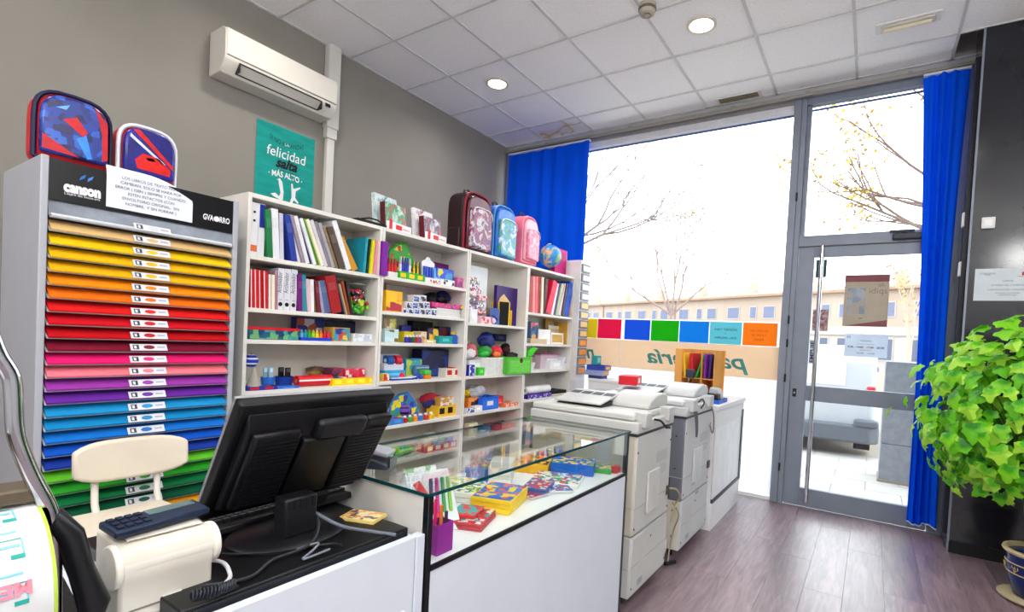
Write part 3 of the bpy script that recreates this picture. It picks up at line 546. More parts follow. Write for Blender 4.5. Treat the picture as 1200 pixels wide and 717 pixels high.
def basket(y0, y1, z, h, x, label, col, d=.16, weave=0, hole=0, tag_=0):
    w = y1-y0; o = thing('basket', label, 'basket', (x, y0, z)); m = mat(col, .55, var=.08, scale=30)
    openbox(MB(), w, d, h, .005).obj('body', m, o, bevel=.001, seg=1)
    MB().box(-d-.003, .003, -.003, w+.003, h-.008, h+.002).obj('rim', m, o) if 0 else MB().tube([(0, 0, h), (0, w, h), (-d, w, h), (-d, 0, h), (0, 0, h)], .0045, 6).obj('rim', m, o)
    if weave:
        b = MB(); k = int(h/.012)
        for i in range(k): b.box(0, .003, .003, w-.003, h*(i+.15)/k, h*(i+.75)/k)
        for i in range(int(w/.02)): b.box(0, .0045, .008+i*.02, .014+i*.02, 0, h)
        b.obj('weave', m, o)['kind'] = 'stuff'
    else:
        MB().box(0, .0015, w*.08, w*.92, h*.12, h*.84).obj('front_rib', mat(tuple(min(255, c+18) for c in col), .5, var=.15, scale=60), o)
    if hole: MB().cyl((.0012, w*.55, h*.82), (.0028, w*.55, h*.82), .022, n=18).obj('handle_hole', mat((90, 50, 25), .8), o)
    if tag_: MB().box(.0015, .003, w*.3, w*.66, h*.35, h*.7).obj('white_label', WHITE, o)
    return o
def bagheap(y0, y1, z, h, x, label, cols):
    w = y1-y0; o = thing('soft_bag', label, 'bag', (x-.05, (y0+y1)/2, z)); b = MB()
    for i, c in enumerate(cols):
        s = 1-.35*i; b.ico((-.02*i+.045*min(i, 1), w*.18*((-1)**i)*min(i, 1), h*.5*s), 1, 2, i, .35, int(abs(y0)*97)+i, (.05*s, w*.5*s, h*.52*s), 1.6, 0)
    b.obj('fabric', [mat(c, .5, var=.2, scale=20) for c in cols], o, smooth=True)
    MB().tube([(-.01, -w*.1, h*.85), (.0, -.01, h*1.02), (-.005, w*.12, h*.86)], .003, 6).obj('drawstring', mat(tuple(int(c*.7) for c in cols[0]), .6), o, smooth=True); return o
def pens(y0, y1, z, h, x, label, cols, bcol):
    w = y1-y0; o = thing('pen_set', label, 'pens', (x, y0, z)); bh = h*.28; openbox(MB(), w, .035, bh, .002).obj('tray', mat(bcol, .4), o); n = len(cols); r = min(.012, w/n/2*.92)
    for i, c in enumerate(cols):
        y = w*(i+.5)/n; p_ = MB().cyl((-.017, y, .003), (-.017, y, h*.66), r, n=10).obj('pen', mat(c, .35), o, smooth=True); MB().cyl((-.017, y, h*.66), (-.017, y, h*.97), r*.85, r*.5, n=10).obj('cap', mat(tuple(int(q*.8) for q in c), .35), p_, smooth=True)
    return o
def blister(y0, y1, z, h, x, label, cols):
    w = y1-y0; o = thing('pen_blister', label, 'pens', (x, y0, z), (0, -.08, 0)); MB().box(-.002, 0, 0, w, 0, h*.8).prism([(0, h*.8), (w, h*.8), (w*.7, h*.9), (w*.6, h), (w*.4, h), (w*.3, h*.9)], (-.002, 0, 0), PY, PZ, PX*.002).obj('backing_card', mat((235, 235, 240), .5), o); n = len(cols); r = w/n/2*.9
    for i, c in enumerate(cols): MB().cyl((r, w*(i+.5)/n, h*.04), (r, w*(i+.5)/n, h*.62), r, r*.7, n=10).obj('marker', mat(c, .35), o, smooth=True)
    return o
def display(y0, y1, z, h, x, label, col, prints):
    w = y1-y0; o = thing('card_display', label, 'display card', (x, y0, z)); MB().prism([(0, 0), (w, 0), (w, h*.45), (w*.75, h*.8), (w*.6, h), (w*.3, h*.95), (0, h*.7)], (-.01, 0, 0), PY, PZ, PX*.01).obj('back_card', mat(col, .5), o)
    MB().prism([(w*.05, h*.12), (w*.95, h*.12), (w*.95, h*.42), (w*.72, h*.75), (w*.58, h*.93), (w*.32, h*.88), (w*.05, h*.66)], (0, 0, 0), PY, PZ, PX*.0008).obj('front_print', pm(prints, 10), o)
    MB().box(-.06, 0, 0, w, 0, .012).obj('foot', mat(col, .5), o); return o
def bottle(y0, y1, z, h, x, label, col, cap=(235, 235, 235)):
    r = max(.006, (y1-y0)/2); o = thing('bottle', label, 'bottle', (x-r, (y0+y1)/2, z)); MB().lathe([(r*.9, 0), (r, .003), (r, h*.62), (r*.55, h*.74)], 14).obj('body', mat(col, .3), o, smooth=True); MB().lathe([(r*.55, h*.74), (r*.6, h*.76), (r*.5, h)], 12).obj('cap', mat(cap, .4), o, smooth=True)
    return o
def inkbox(y0, y1, z, h, x, label, v=0):
    w = y1-y0; c = [(40, 60, 150), (30, 40, 110), (60, 90, 170), (50, 40, 70)][v % 4]; o = MB().box(-.06, 0, 0, w, 0, h).obj('ink_box', WHITE, None, (x, y0, z)); MB().box(0, .0007, w*.08, w*.92, h*.05, h*.78).obj('front_print', pm([c, (25, 30, 80), (200, 205, 225), c], 45), o); return tag(o, label, 'box', 'pyramid of small ink boxes')
def paperstack(y0, y1, z, h, x, label, col, mixed=0):
    w = y1-y0; o = thing('paper_stack', label, 'papers', (x, y0, z)); rnd = random.Random(7); n = max(3, int(h/.009)); pal = [(225, 222, 215), (200, 170, 110), (60, 70, 120), (215, 215, 220), (40, 40, 45)]
    for i in range(n):
        j = rnd.uniform(-.008, .008); MB().box(-.2+j, j*.5-.002, .004+abs(j), w-.004-abs(j), h*i/n, h*(i+.92)/n).obj('sheaf', mat(rnd.choice(pal) if mixed else col, .8, var=.05), o)
    return o
def ball(y0, y1, z, h, x, label, cols):
    r = min(h/2, (y1-y0)/2) if h > .02 else (y1-y0)/2; r = max(r, .008); o = thing('ball', label, 'ball', (x-r, (y0+y1)/2, z)); b = MB(); n = 16
    pr = [(r*math.sin(PI*i/12)+.0004, r-r*math.cos(PI*i/12)) for i in range(13)]
    b.lathe(pr, n)
    if len(cols) > 1:
        for f in range(12*n): b.m[f] = 1 if (f//n) % 3 == 1 else 0
    b.obj('shell', [mat(c, .35) for c in cols], o, smooth=True, rot=(0, 0, 0)); MB().lathe([(r*.16, 2*r-.002), (r*.12, 2*r+.002)], 10).obj('stopper', mat(tuple(int(c*.7) for c in cols[0]), .4), o); return o
def cone(y0, y1, z, h, x, label, col):
    r = (y1-y0)/2; o = MB().lathe([(r, 0), (r*.98, .002), (r*.12, h), (.001, h+.001)], 20).obj('paper_cone', mat(col, .8), None, (x-r, (y0+y1)/2, z), smooth=True); return tag(o, label, 'cone')
def cup(y0, y1, z, h, x, label, col, n, tc):
    r = (y1-y0)/2*.92; o = thing('pen_cup', label, 'cup', (x-r, (y0+y1)/2, z)); hc = h*.75
    MB().lathe([(r*.8, 0), (r, hc), (r*.92, hc), (r*.74, .004), (.001, .004)], 18).obj('cup', mat(col, .4), o, smooth=True)
    for i in range(n):
        a = 2*PI*i/n+.4; px, py = r*.4*math.cos(a), r*.45*math.sin(a); q = MB().box(px-.006, px+.006, py-r*.3, py+r*.3, .01, h*1.45).obj('tool', mat(tc, .4), o, bevel=.003); MB().box(px+.006, px+.0068, py-r*.2, py+r*.2, h*1.1, h*1.38).obj('tool_window', mat(tuple(min(255, c+60) for c in tc), .3), q)
    return o
def roll(y0, y1, z, h, x, label, col, col2=None):
    r = h/2; w = y1-y0; o = thing('roll', label, 'roll', (x-r, y0, z)); MB().cyl((0, 0, r), (0, w, r), r, n=24).obj('sleeve', mat(col, .3), o, smooth=True)
    MB().cyl((0, -.001, r), (0, w+.001, r), r*.35, n=12).obj('core', mat((150, 120, 90), .8), o)
    if col2: MB().box(r*.93, r+.0015, 0, w, r*1.0, r*1.3).obj('stripe', mat(col2, .4), o)
    return o
def jar(y0, y1, z, h, x, label):
    r = (y1-y0)/2; o = thing('glass_jar', label, 'jar', (x-r, (y0+y1)/2, z)); k = .78
    prf = [(r*.55, .001), (r*.85, h*.12), (r, h*.4), (r*.92, h*.62), (r*.62, h*.84), (r*.55, h*.9), (r*.62, h)]
    MB().lathe([(r*.6, h*.985), (r*.66, h), (r*.6, h*1.015), (r*.55, h)], 24).obj('rim', mat((205, 225, 220), .15), o, smooth=True)
    MB().lathe(prf, 24).obj('bowl', glass('jar_glass', (.88, .96, .93), 1.0), o, smooth=True); rnd = random.Random(4); cols = [(30, 160, 40), (40, 180, 60), (150, 210, 40), (230, 220, 50), (210, 30, 40), (30, 30, 35), (230, 60, 90)]
    for i in range(64):
        zz = rnd.uniform(.12, .82); rm = r*(.78 if zz < .6 else .46)*math.sqrt(rnd.random()); a = rnd.uniform(0, 2*PI); cidx = min(6, int(zz*8+rnd.uniform(-1, 1.2))); cidx = max(0, cidx)
        MB().ico((rm*math.cos(a), rm*math.sin(a), h*zz), .0165, 1).obj('bouncy_ball', mat(cols[cidx], .35), o, smooth=True)
    return o
def panelv(y0, y1, z, h, x, label, col):
    w = y1-y0; o = MB().box(-.006, 0, 0, w, 0, h).obj('notepad', mat(col, .7, var=.1, scale=10), None, (x, y0, z), (0, -.06, 0)); return tag(o, label, 'card')
def dispenser(y0, y1, z, h, x, label):
    w = y1-y0; o = thing('tape_dispenser', label, 'dispenser', (x, y0, z)); MB().box(-.07, 0, 0, w, 0, h*.45).box(-.07, -.05, 0, w, h*.45, h).obj('base', mat((225, 222, 232), .4), o, bevel=.004)
    for i, c in enumerate(((40, 90, 170), (215, 40, 60))):
        y = w*(.3+.42*i); q = MB().cyl((-.025, y-w*.14, h*.62), (-.025, y+w*.14, h*.62), h*.34, n=18).obj('tape_roll', mat(c, .35), o, smooth=True); MB().cyl((-.025, y-w*.145, h*.62), (-.025, y+w*.145, h*.62), h*.12, n=12).obj('core', WHITE, q)
    return o
def boat(y0, y1, z, h, x, label):
    w = y1-y0; o = thing('toy_boat', label, 'toy', (x, y0, z)); MB().prism([(.02, 0), (w-.02, 0), (w, h*.55), (w*.8, h*.35), (w*.3, h*.35), (0, h*.45)], (-.045, 0, 0), PY, PZ, PX*.045).obj('hull', mat((30, 60, 180), .35), o, bevel=.003)
    MB().prism([(.01, h*.4), (w*.3, h*.36), (w*.8, h*.36), (w, h*.6), (w, h*.8), (w*.8, h*.55), (w*.3, h*.55), (0, h*.6)], (-.047, 0, 0), PY, PZ, PX*.05).obj('deck', WHITE, o, bevel=.002)
    MB().box(-.035, -.01, w*.05, w*.35, h*.55, h*1.1).obj('cabin', mat((60, 150, 205), .4), o, bevel=.005); return o
def pouch(y0, y1, z, h, x, label, col):
    w = y1-y0; o = thing('zip_pouch', label, 'pouch', (x, y0, z)); MB().box(-.035, 0, 0, w, 0, h).obj('body', mat(col, .5), o, bevel=.012, seg=3); MB().tube([(.001, w*.08, h*.8), (.002, w*.5, h*.82), (.001, w*.92, h*.8)], .002, 6).obj('zip', WHITE, o); MB().box(0, .001, w*.3, w*.7, h*.25, h*.55).obj('label', WHITE, o); return o
def eraser(y0, y1, z, h, x, label):
    w = y1-y0; o = thing('toy_eraser', label, 'eraser', (x, y0, z)); MB().box(-w, 0, 0, w, 0, h*.45).obj('orange_half', mat((240, 130, 30), .5), o, bevel=.004); MB().box(-w, 0, 0, w, h*.46, h).obj('green_half', mat((80, 190, 60), .5), o, bevel=.006); return o
def stickertower(y0, y1, z, h, x, label):
    w = y1-y0; o = thing('sticker_rack', label, 'display rack', (x, y0, z)); MB().box(-.06, -.055, 0, w, 0, h).box(-.06, 0, 0, w, 0, .006).obj('stand', mat((214, 218, 222), .3), o); rnd = random.Random(9)
    cols = [(200, 90, 120), (150, 120, 60), (210, 30, 60), (60, 60, 130), (30, 120, 120), (40, 60, 60), (200, 30, 40), (235, 200, 210), (110, 60, 110)]
    for i in range(12):
        zz = h*(.05+.06*i); ww = w*rnd.uniform(.35, .5); yy = w*(.02 if i % 2 else .45)*(1 if i < 8 else .4)
        MB().box(-.05+.003*(i % 2), -.012-.03*i/12, yy, yy+ww, zz, zz+h*.085).obj('sticker_pack', pm([cols[i % 9], (235, 230, 235), cols[(i+3) % 9]], 30), o)
    return o
def bigpencil(y0, y1, z, h, x, label):
    w = y1-y0; o = thing('pencil_ornament', label, 'ornament', (x, y0, z)); b = MB(); r = w/2; hx = [(r+r*math.cos(PI/3*k+PI/6), r*math.sin(PI/3*k+PI/6)) for k in range(6)]; hb = h*.66
    b.add([(-r+q, p, zz) for zz in (0, hb) for p, q in hx], [(i, (i+1) % 6, 6+(i+1) % 6, 6+i) for i in range(6)]+[(5, 4, 3, 2, 1, 0), (6, 7, 8, 9, 10, 11)]); b.m = [0, 1, 0, 1, 0, 0, 0, 0]
    b.obj('shaft', [mat((245, 205, 30), .4), mat((25, 22, 20), .4)], o); MB().lathe([(r, hb), (r*.2, h*.93), (.001, h*.94)], 6, (-r, r, 0)).obj('wood_tip', mat((222, 186, 130), .7), o); MB().lathe([(r*.22, h*.92), (.001, h)], 8, (-r, r, 0)).obj('lead', BLACKP, o); MB().box(-r*1.7, -r*.3, -.02, -.004, 0, h*.45).obj('side_pencil', mat((190, 130, 50), .5), o); MB().box(-r*1.5, -r*.5, w+.003, w+.02, 0, h*.45).obj('side_pencil', mat((235, 190, 40), .5), o); return o
def frame(y0, y1, z, h, x, label, col):
    w = y1-y0; t = min(.03, h*.16); o = thing('framed_print', label, 'frame', (x, y0, z), (0, -.05, 0)); b = MB(); b.box(-.012, 0, 0, w, 0, t).box(-.012, 0, 0, w, h-t, h).box(-.012, 0, 0, t, t, h-t).box(-.012, 0, w-t, w, t, h-t); b.obj('moulding', mat(col, .4, var=.1), o); MB().box(-.01, -.006, t, w-t, t, h-t).obj('insert', mat((210, 170, 90) if col[0] > 235 else (225, 205, 160), .7), o); return o
def leafclip(y0, y1, z, h, x, label):
    w = y1-y0; o = thing('tape_holder', label, 'tape holder', (x, y0, z)); MB().prism([(0, 0), (w*.5, h*.05), (w*.7, h*.5), (w, h*.9), (w*.5, h), (w*.1, h*.6)], (-.03, 0, 0), PY, PZ, PX*.03).obj('body', mat((60, 200, 40), .35), o, bevel=.006); MB().box(-.025, -.005, w*.2, w*.7, -.0, h*.15).obj('foot', BLACKP, o); return o
boxfile(-1.336,-1.297,1.653,0.263,1.170,'white upright box file with finger holes, far left of top shelf, leftmost bookcase',col=(232,232,236))
boxfile(-1.296,-1.263,1.653,0.264,1.170,'white box file with large dark blue label, top shelf of leftmost bookcase',col=(232,232,236),lab_col=(25,40,150))
bk(-1.254,0.026,1.653,0.238,1.190,-0.021,(30,120,70),'first book from left, green-topped pale spine, top shelf of leftmost bookcase','books on the top shelf of leftmost bookcase')
bk(-1.222,0.034,1.653,0.251,1.182,-0.019,(232,232,236),'second book from left, white glossy spine, top shelf of leftmost bookcase','books on the top shelf of leftmost bookcase')
bk(-1.182,0.021,1.653,0.239,1.174,-0.014,(205,205,220),'third book from left, pale lilac spine, top shelf of leftmost bookcase','books on the top shelf of leftmost bookcase')
bk(-1.126,0.033,1.653,0.234,1.186,-0.047,(40,60,150),'fourth book from left, royal blue leaning spine, top shelf of leftmost bookcase','books on the top shelf of leftmost bookcase')
bk(-1.086,0.022,1.653,0.239,1.178,-0.069,(232,232,236),'fifth book from left, white leaning spine, top shelf of leftmost bookcase','books on the top shelf of leftmost bookcase')
bk(-1.070,0.020,1.653,0.237,1.190,-0.076,(150,135,150),'sixth book from left, grey-mauve leaning spine, top shelf of leftmost bookcase','books on the top shelf of leftmost bookcase')
bk(-1.042,0.022,1.653,0.239,1.182,-0.080,(232,232,236),'seventh book from left, clean white leaning spine, top shelf of leftmost bookcase','books on the top shelf of leftmost bookcase')
bk(-1.012,0.017,1.653,0.238,1.174,-0.086,(25,30,90),'eighth book from left, navy leaning spine, top shelf of leftmost bookcase','books on the top shelf of leftmost bookcase')
bk(-1.000,0.019,1.653,0.233,1.186,-0.091,(232,232,236),'ninth book from left, thin white leaning spine, top shelf of leftmost bookcase','books on the top shelf of leftmost bookcase')
bk(-0.974,0.023,1.653,0.234,1.178,-0.095,(80,140,30),'tenth book from left, grass green leaning spine, top shelf of leftmost bookcase','books on the top shelf of leftmost bookcase')
bk(-0.956,0.018,1.653,0.235,1.190,-0.101,(245,235,205),'eleventh book from left, cream leaning spine, top shelf of leftmost bookcase','books on the top shelf of leftmost bookcase')
bk(-0.930,0.022,1.653,0.236,1.182,-0.100,(215,212,220),'twelfth book from left, silver-white leaning spine, top shelf of leftmost bookcase','books on the top shelf of leftmost bookcase')
bk(-0.901,0.021,1.653,0.234,1.174,-0.099,(150,135,150),'thirteenth book from left, dusty mauve leaning spine, top shelf of leftmost bookcase','books on the top shelf of leftmost bookcase')
bk(-0.885,0.019,1.653,0.231,1.186,-0.097,(165,165,170),'fourteenth book from left, mid grey leaning spine, top shelf of leftmost bookcase','books on the top shelf of leftmost bookcase')
bk(-0.858,0.022,1.653,0.223,1.178,-0.092,(150,125,95),'fifteenth book from left, tan leaning spine, top shelf of leftmost bookcase','books on the top shelf of leftmost bookcase')
bk(-0.839,0.040,1.653,0.217,1.190,-0.093,(85,70,60),'sixteenth book from left, dark brown leaning spine, top shelf of leftmost bookcase','books on the top shelf of leftmost bookcase')
bk(-0.788,0.035,1.653,0.262,1.182,-0.111,(232,232,236),'seventeenth book from left, thick white steeply leaning spine, top shelf of leftmost bookcase','books on the top shelf of leftmost bookcase')
bk(-0.741,0.047,1.653,0.173,1.174,-0.107,(200,140,30),'eighteenth book from left, ochre steeply leaning spine, top shelf of leftmost bookcase','books on the top shelf of leftmost bookcase')
bk(-0.679,0.018,1.653,0.214,1.186,0.011,(30,150,175),'nineteenth book from left, turquoise folder spine, top shelf of leftmost bookcase','books on the top shelf of leftmost bookcase')
bk(-0.648,0.021,1.653,0.211,1.178,0.018,(40,60,40),'twentieth book from left, dark green spine, top shelf of leftmost bookcase','books on the top shelf of leftmost bookcase')
bk(-0.634,0.020,1.653,0.207,1.190,0.013,(225,220,30),'twenty-first book from left, bright yellow spine, top shelf of leftmost bookcase','books on the top shelf of leftmost bookcase')
bk(-0.606,0.024,1.653,0.213,1.182,0.017,(240,150,170),'twenty-second book from left, pale pink spine, top shelf of leftmost bookcase','books on the top shelf of leftmost bookcase')
bk(-0.574,0.024,1.653,0.215,1.174,0.011,(190,25,70),'twenty-third book from left, crimson spine, top shelf of leftmost bookcase','books on the top shelf of leftmost bookcase')
bk(-0.558,0.021,1.653,0.217,1.186,0.004,(240,190,140),'twenty-fourth book from left, peach spine, top shelf of leftmost bookcase','books on the top shelf of leftmost bookcase')
bkflat(-0.571,-0.526,1.653,0.209,1.220,'purple folder protruding in front of the divider, top shelf, leftmost bookcase',col=(120,20,150))
bk(-1.330,0.019,1.394,0.190,1.190,-0.007,(200,20,30),'first book from left, red white-striped spine, second shelf of leftmost bookcase','books on the second shelf of leftmost bookcase')
bk(-1.305,0.019,1.394,0.191,1.182,-0.009,(210,20,30),'second book from left, red second-striped spine, second shelf of leftmost bookcase','books on the second shelf of leftmost bookcase')
bk(-1.280,0.022,1.394,0.191,1.174,-0.009,(195,15,30),'third book from left, red third-striped spine, second shelf of leftmost bookcase','books on the second shelf of leftmost bookcase')
bk(-1.262,0.021,1.394,0.189,1.186,-0.010,(205,25,35),'fourth book from left, red fourth-striped spine, second shelf of leftmost bookcase','books on the second shelf of leftmost bookcase')
bk(-1.234,0.015,1.394,0.176,1.178,-0.005,(232,232,236),'fifth book from left, slim white spine, second shelf of leftmost bookcase','books on the second shelf of leftmost bookcase')
bk(-1.223,0.015,1.394,0.175,1.190,-0.007,(235,225,200),'sixth book from left, slim cream and yellow spine, second shelf of leftmost bookcase','books on the second shelf of leftmost bookcase')
bk(-1.201,0.013,1.394,0.195,1.182,-0.010,(170,120,140),'seventh book from left, mauve spine, second shelf of leftmost bookcase','books on the second shelf of leftmost bookcase')
binder(-1.188,-1.156,1.394,0.216,1.175,'left one of three white lever arch binders, second shelf, leftmost bookcase')
binder(-1.154,-1.120,1.394,0.218,1.175,'middle one of three white lever arch binders, second shelf, leftmost bookcase')
binder(-1.118,-1.083,1.394,0.220,1.175,'right one of three white lever arch binders, second shelf, leftmost bookcase')
bk(-1.079,0.022,1.394,0.196,1.190,-0.010,(110,20,110),'first slim volume from left, purple spine, second shelf of leftmost bookcase','books on the second shelf of leftmost bookcase')
bk(-1.051,0.024,1.394,0.198,1.182,-0.014,(40,140,160),'second slim volume from left, teal spine, second shelf of leftmost bookcase','books on the second shelf of leftmost bookcase')
bk(-1.017,0.017,1.394,0.179,1.174,-0.020,(235,190,200),'third slim volume from left, pale pink spine, second shelf of leftmost bookcase','books on the second shelf of leftmost bookcase')
bk(-1.005,0.020,1.394,0.178,1.186,-0.012,(232,232,236),'fourth slim volume from left, white spine, second shelf of leftmost bookcase','books on the second shelf of leftmost bookcase')
bk(-0.977,0.015,1.394,0.175,1.178,-0.022,(110,100,50),'fifth slim volume from left, olive spine, second shelf of leftmost bookcase','books on the second shelf of leftmost bookcase')
bk(-0.967,0.021,1.394,0.171,1.190,-0.024,(110,30,45),'sixth slim volume from left, maroon spine, second shelf of leftmost bookcase','books on the second shelf of leftmost bookcase')
bk(-0.936,0.019,1.394,0.170,1.182,-0.040,(160,150,185),'seventh slim volume from left, lilac spine, second shelf of leftmost bookcase','books on the second shelf of leftmost bookcase')
bk(-0.909,0.038,1.394,0.178,1.174,-0.046,(85,110,155),'eighth slim volume from left, slate blue leaning spine, second shelf of leftmost bookcase','books on the second shelf of leftmost bookcase')
bk(-0.874,0.066,1.394,0.206,1.186,-0.054,(160,25,30),'ninth slim volume from left, thick dark red leaning spine, second shelf of leftmost bookcase','books on the second shelf of leftmost bookcase')
bk(-0.796,0.017,1.394,0.202,1.178,-0.069,(25,35,60),'tenth slim volume from left, midnight blue leaning spine, second shelf of leftmost bookcase','books on the second shelf of leftmost bookcase')
bk(-0.785,0.011,1.394,0.173,1.190,-0.057,(170,150,120),'eleventh slim volume from left, thin tan leaning spine, second shelf of leftmost bookcase','books on the second shelf of leftmost bookcase')
bk(-0.765,0.015,1.394,0.191,1.182,-0.056,(150,65,30),'twelfth slim volume from left, rust orange leaning spine, second shelf of leftmost bookcase','books on the second shelf of leftmost bookcase')
bk(-0.741,0.017,1.394,0.198,1.174,-0.046,(30,25,25),'thirteenth slim volume from left, black leaning spine, second shelf of leftmost bookcase','books on the second shelf of leftmost bookcase')
jar(-0.731,-0.549,1.394,0.196,1.170,'round glass jar of coloured balls, second shelf, leftmost bookcase')
carton(-1.326,-1.057,1.237,0.061,1.170,'long teal board game box with red rim, third shelf, leftmost bookcase',col=(30,90,110),prints=[(20,90,120), (60,150,150), (110,170,110), (20,60,100)],lid=(200,20,30),d=0.2)
carton(-0.976,-0.793,1.237,0.129,1.000,'blue picture box standing behind the teal game box, leftmost bookcase',col=(50,60,130),prints=[(220,215,235), (230,170,60), (40,50,140), (190,90,60)],d=0.05)
carton(-0.794,-0.558,1.237,0.123,0.995,'dark navy box at the back of third shelf, leftmost bookcase',col=(30,35,65),prints=[(30,35,65), (45,50,90)],d=0.06)
pens(-1.041,-0.854,1.237,0.062,1.160,'rainbow felt pen set in blue tray, third shelf, leftmost bookcase',cols=[(90,180,230), (30,150,160), (40,170,40), (150,200,30), (240,200,20), (240,130,20), (200,20,30), (220,30,80)],bcol=(25,60,190))
carton(-0.843,-0.732,1.237,0.081,1.160,'small box with night blue picture and yellow base, leftmost bookcase',col=(200,160,60),prints=[(40,60,140), (60,150,170), (200,60,60), (220,190,60)])
carton(-0.709,-0.530,1.237,0.049,1.160,'plain white flat box, right end of third shelf, leftmost bookcase',col=(225,228,235),prints=[(225,228,235), (190,200,215)])
ball(-1.308,-1.240,1.090,0.068,1.140,'blue and white striped ball in left corner, fourth shelf, leftmost bookcase',cols=[(25,60,190), (232,232,236)])
cone(-1.301,-1.228,0.996,0.094,1.160,'grey paper cone beside blue pen cups, leftmost bookcase',col=(165,160,150))
cup(-1.210,-1.132,0.980,0.075,1.120,'blue cup of scissors and clear tools, leftmost bookcase',col=(40,110,200),n=3,tc=(150,180,200))
cup(-1.122,-1.015,0.980,0.071,1.110,'dark blue cup holding two black calculators, leftmost bookcase',col=(25,60,150),n=2,tc=(20,20,25))
tray(-1.328,-1.179,0.980,0.020,1.190,'low blue card tray with red labels, leftmost bookcase',col=(35,50,150),lab_col=(200,20,30),d=0.06)
carton(-1.173,-1.055,0.980,0.012,1.188,'small blue box beside the red-labelled tray, leftmost bookcase',col=(45,105,200),d=0.06)
roll(-1.040,-0.830,0.980,0.062,1.160,'red plastic roll with white stripe, fourth shelf, leftmost bookcase',col=(205,25,35),col2=(232,232,236))
tray(-0.849,-0.525,0.980,0.042,1.180,'long yellow card tray, fourth shelf, leftmost bookcase',col=(245,205,20),d=0.16)
carton(-0.822,-0.742,1.018,0.059,1.130,'purple and black pack standing in the yellow tray',col=(110,40,80),prints=[(110,40,80), (30,50,50), (160,40,60)],d=0.08)
carton(-0.736,-0.589,1.014,0.058,1.130,'crimson pack lying in the yellow tray',col=(215,20,60),prints=[(215,20,60), (220,60,90), (240,220,220)],d=0.08)
bagheap(-0.887,-0.752,1.021,0.056,1.020,'dim brown bag behind the red roll, leftmost bookcase',cols=[(110,85,65), (150,120,60)])
pens(-0.466,-0.390,1.658,0.127,1.160,'red glue sticks in white tray, left of top shelf, second bookcase',cols=[(200,20,30), (210,30,30), (200,20,30)],bcol=(232,232,236))
display(-0.398,-0.170,1.658,0.262,1.080,'large green card display with pencil print, top shelf, second bookcase',col=(40,170,40),prints=[(40,170,40), (40,170,40), (240,220,40), (40,170,40), (200,40,40)])
pens(-0.352,-0.249,1.658,0.154,1.140,'blue and white ballpoint bundle before green display, second bookcase',cols=[(232,232,236), (25,60,190), (30,50,140), (25,60,190), (232,232,236)],bcol=(210,220,235))
tray(-0.391,-0.167,1.658,0.048,1.175,'green and yellow pencil tray, top shelf, second bookcase',col=(40,170,40),lab_col=(240,200,20),d=0.08)
pens(-0.219,-0.153,1.658,0.143,1.130,'yellow and black marker bundle, top shelf, second bookcase',cols=[(240,200,20), (20,20,25), (240,200,20), (30,80,40)],bcol=(40,60,40))
blister(-0.147,-0.025,1.658,0.189,1.130,'blue marker pack with white hanging card, top shelf, second bookcase',cols=[(25,60,190), (40,90,200), (25,60,190), (30,70,180), (90,180,230)])
carton(0.060,0.212,1.658,0.181,1.030,'purple box behind the blue and yellow box, second bookcase',col=(110,25,110),d=0.06)
carton(-0.030,0.154,1.658,0.126,1.140,'blue box with yellow circles, top shelf, second bookcase',col=(30,70,200),prints=[(30,90,220), (230,215,40), (60,150,210), (30,70,200)])
carton(-0.167,-0.028,1.658,0.036,1.185,'small white flat carton under the blue markers, second bookcase',col=(232,232,236),prints=[(232,232,236), (232,232,236), (180,50,40)],d=0.04)
carton(-0.023,0.120,1.658,0.043,1.185,'small white flat carton with black dot, second bookcase',col=(232,232,236),prints=[(232,232,236), (232,232,236), (20,20,25)],d=0.04)
carton(0.163,0.276,1.658,0.077,1.170,'pink sticker pack, right end of top shelf, second bookcase',col=(200,90,150),prints=[(200,90,150), (230,150,190), (150,60,120)],d=0.05)
carton(-0.478,-0.342,1.437,0.136,1.160,'tall yellow orange carton, second shelf of second bookcase',col=(240,175,20),prints=[(240,180,20), (245,195,30), (240,150,30), (180,40,60)],d=0.1)
panelv(-0.294,0.072,1.437,0.198,0.950,'white card leaning at the back of second shelf, second bookcase',col=(220,218,214))
inkbox(-0.342,-0.296,1.437,0.030,1.170,'first small blue and white ink box from left, bottom row of ink box pyramid',v=0)
inkbox(-0.293,-0.246,1.437,0.033,1.170,'second small blue and white ink box from left, bottom row of ink box pyramid',v=1)
inkbox(-0.243,-0.195,1.437,0.037,1.170,'third small blue and white ink box from left, bottom row of ink box pyramid',v=2)
inkbox(-0.192,-0.143,1.437,0.041,1.170,'fourth small blue and white ink box from left, bottom row of ink box pyramid',v=3)
inkbox(-0.140,-0.090,1.437,0.045,1.170,'fifth small blue and white ink box from left, bottom row of ink box pyramid',v=4)
inkbox(-0.086,-0.035,1.437,0.049,1.170,'sixth small blue and white ink box from left, bottom row of ink box pyramid',v=5)
inkbox(-0.313,-0.265,1.470,0.044,1.170,'first small blue and white ink box from left, middle row of ink box pyramid',v=1)
inkbox(-0.262,-0.213,1.474,0.045,1.170,'second small blue and white ink box from left, middle row of ink box pyramid',v=2)
inkbox(-0.209,-0.159,1.478,0.046,1.170,'third small blue and white ink box from left, middle row of ink box pyramid',v=3)
inkbox(-0.156,-0.104,1.483,0.045,1.170,'fourth small blue and white ink box from left, middle row of ink box pyramid',v=4)
inkbox(-0.256,-0.200,1.521,0.042,1.170,'first small blue and white ink box from left, top row of ink box pyramid',v=2)
inkbox(-0.197,-0.139,1.526,0.043,1.170,'second small blue and white ink box from left, top row of ink box pyramid',v=3)
bagheap(0.000,0.113,1.529,0.081,1.070,'black pencil case bundle behind the ink boxes, second bookcase',cols=[(20,20,25), (40,40,45)])
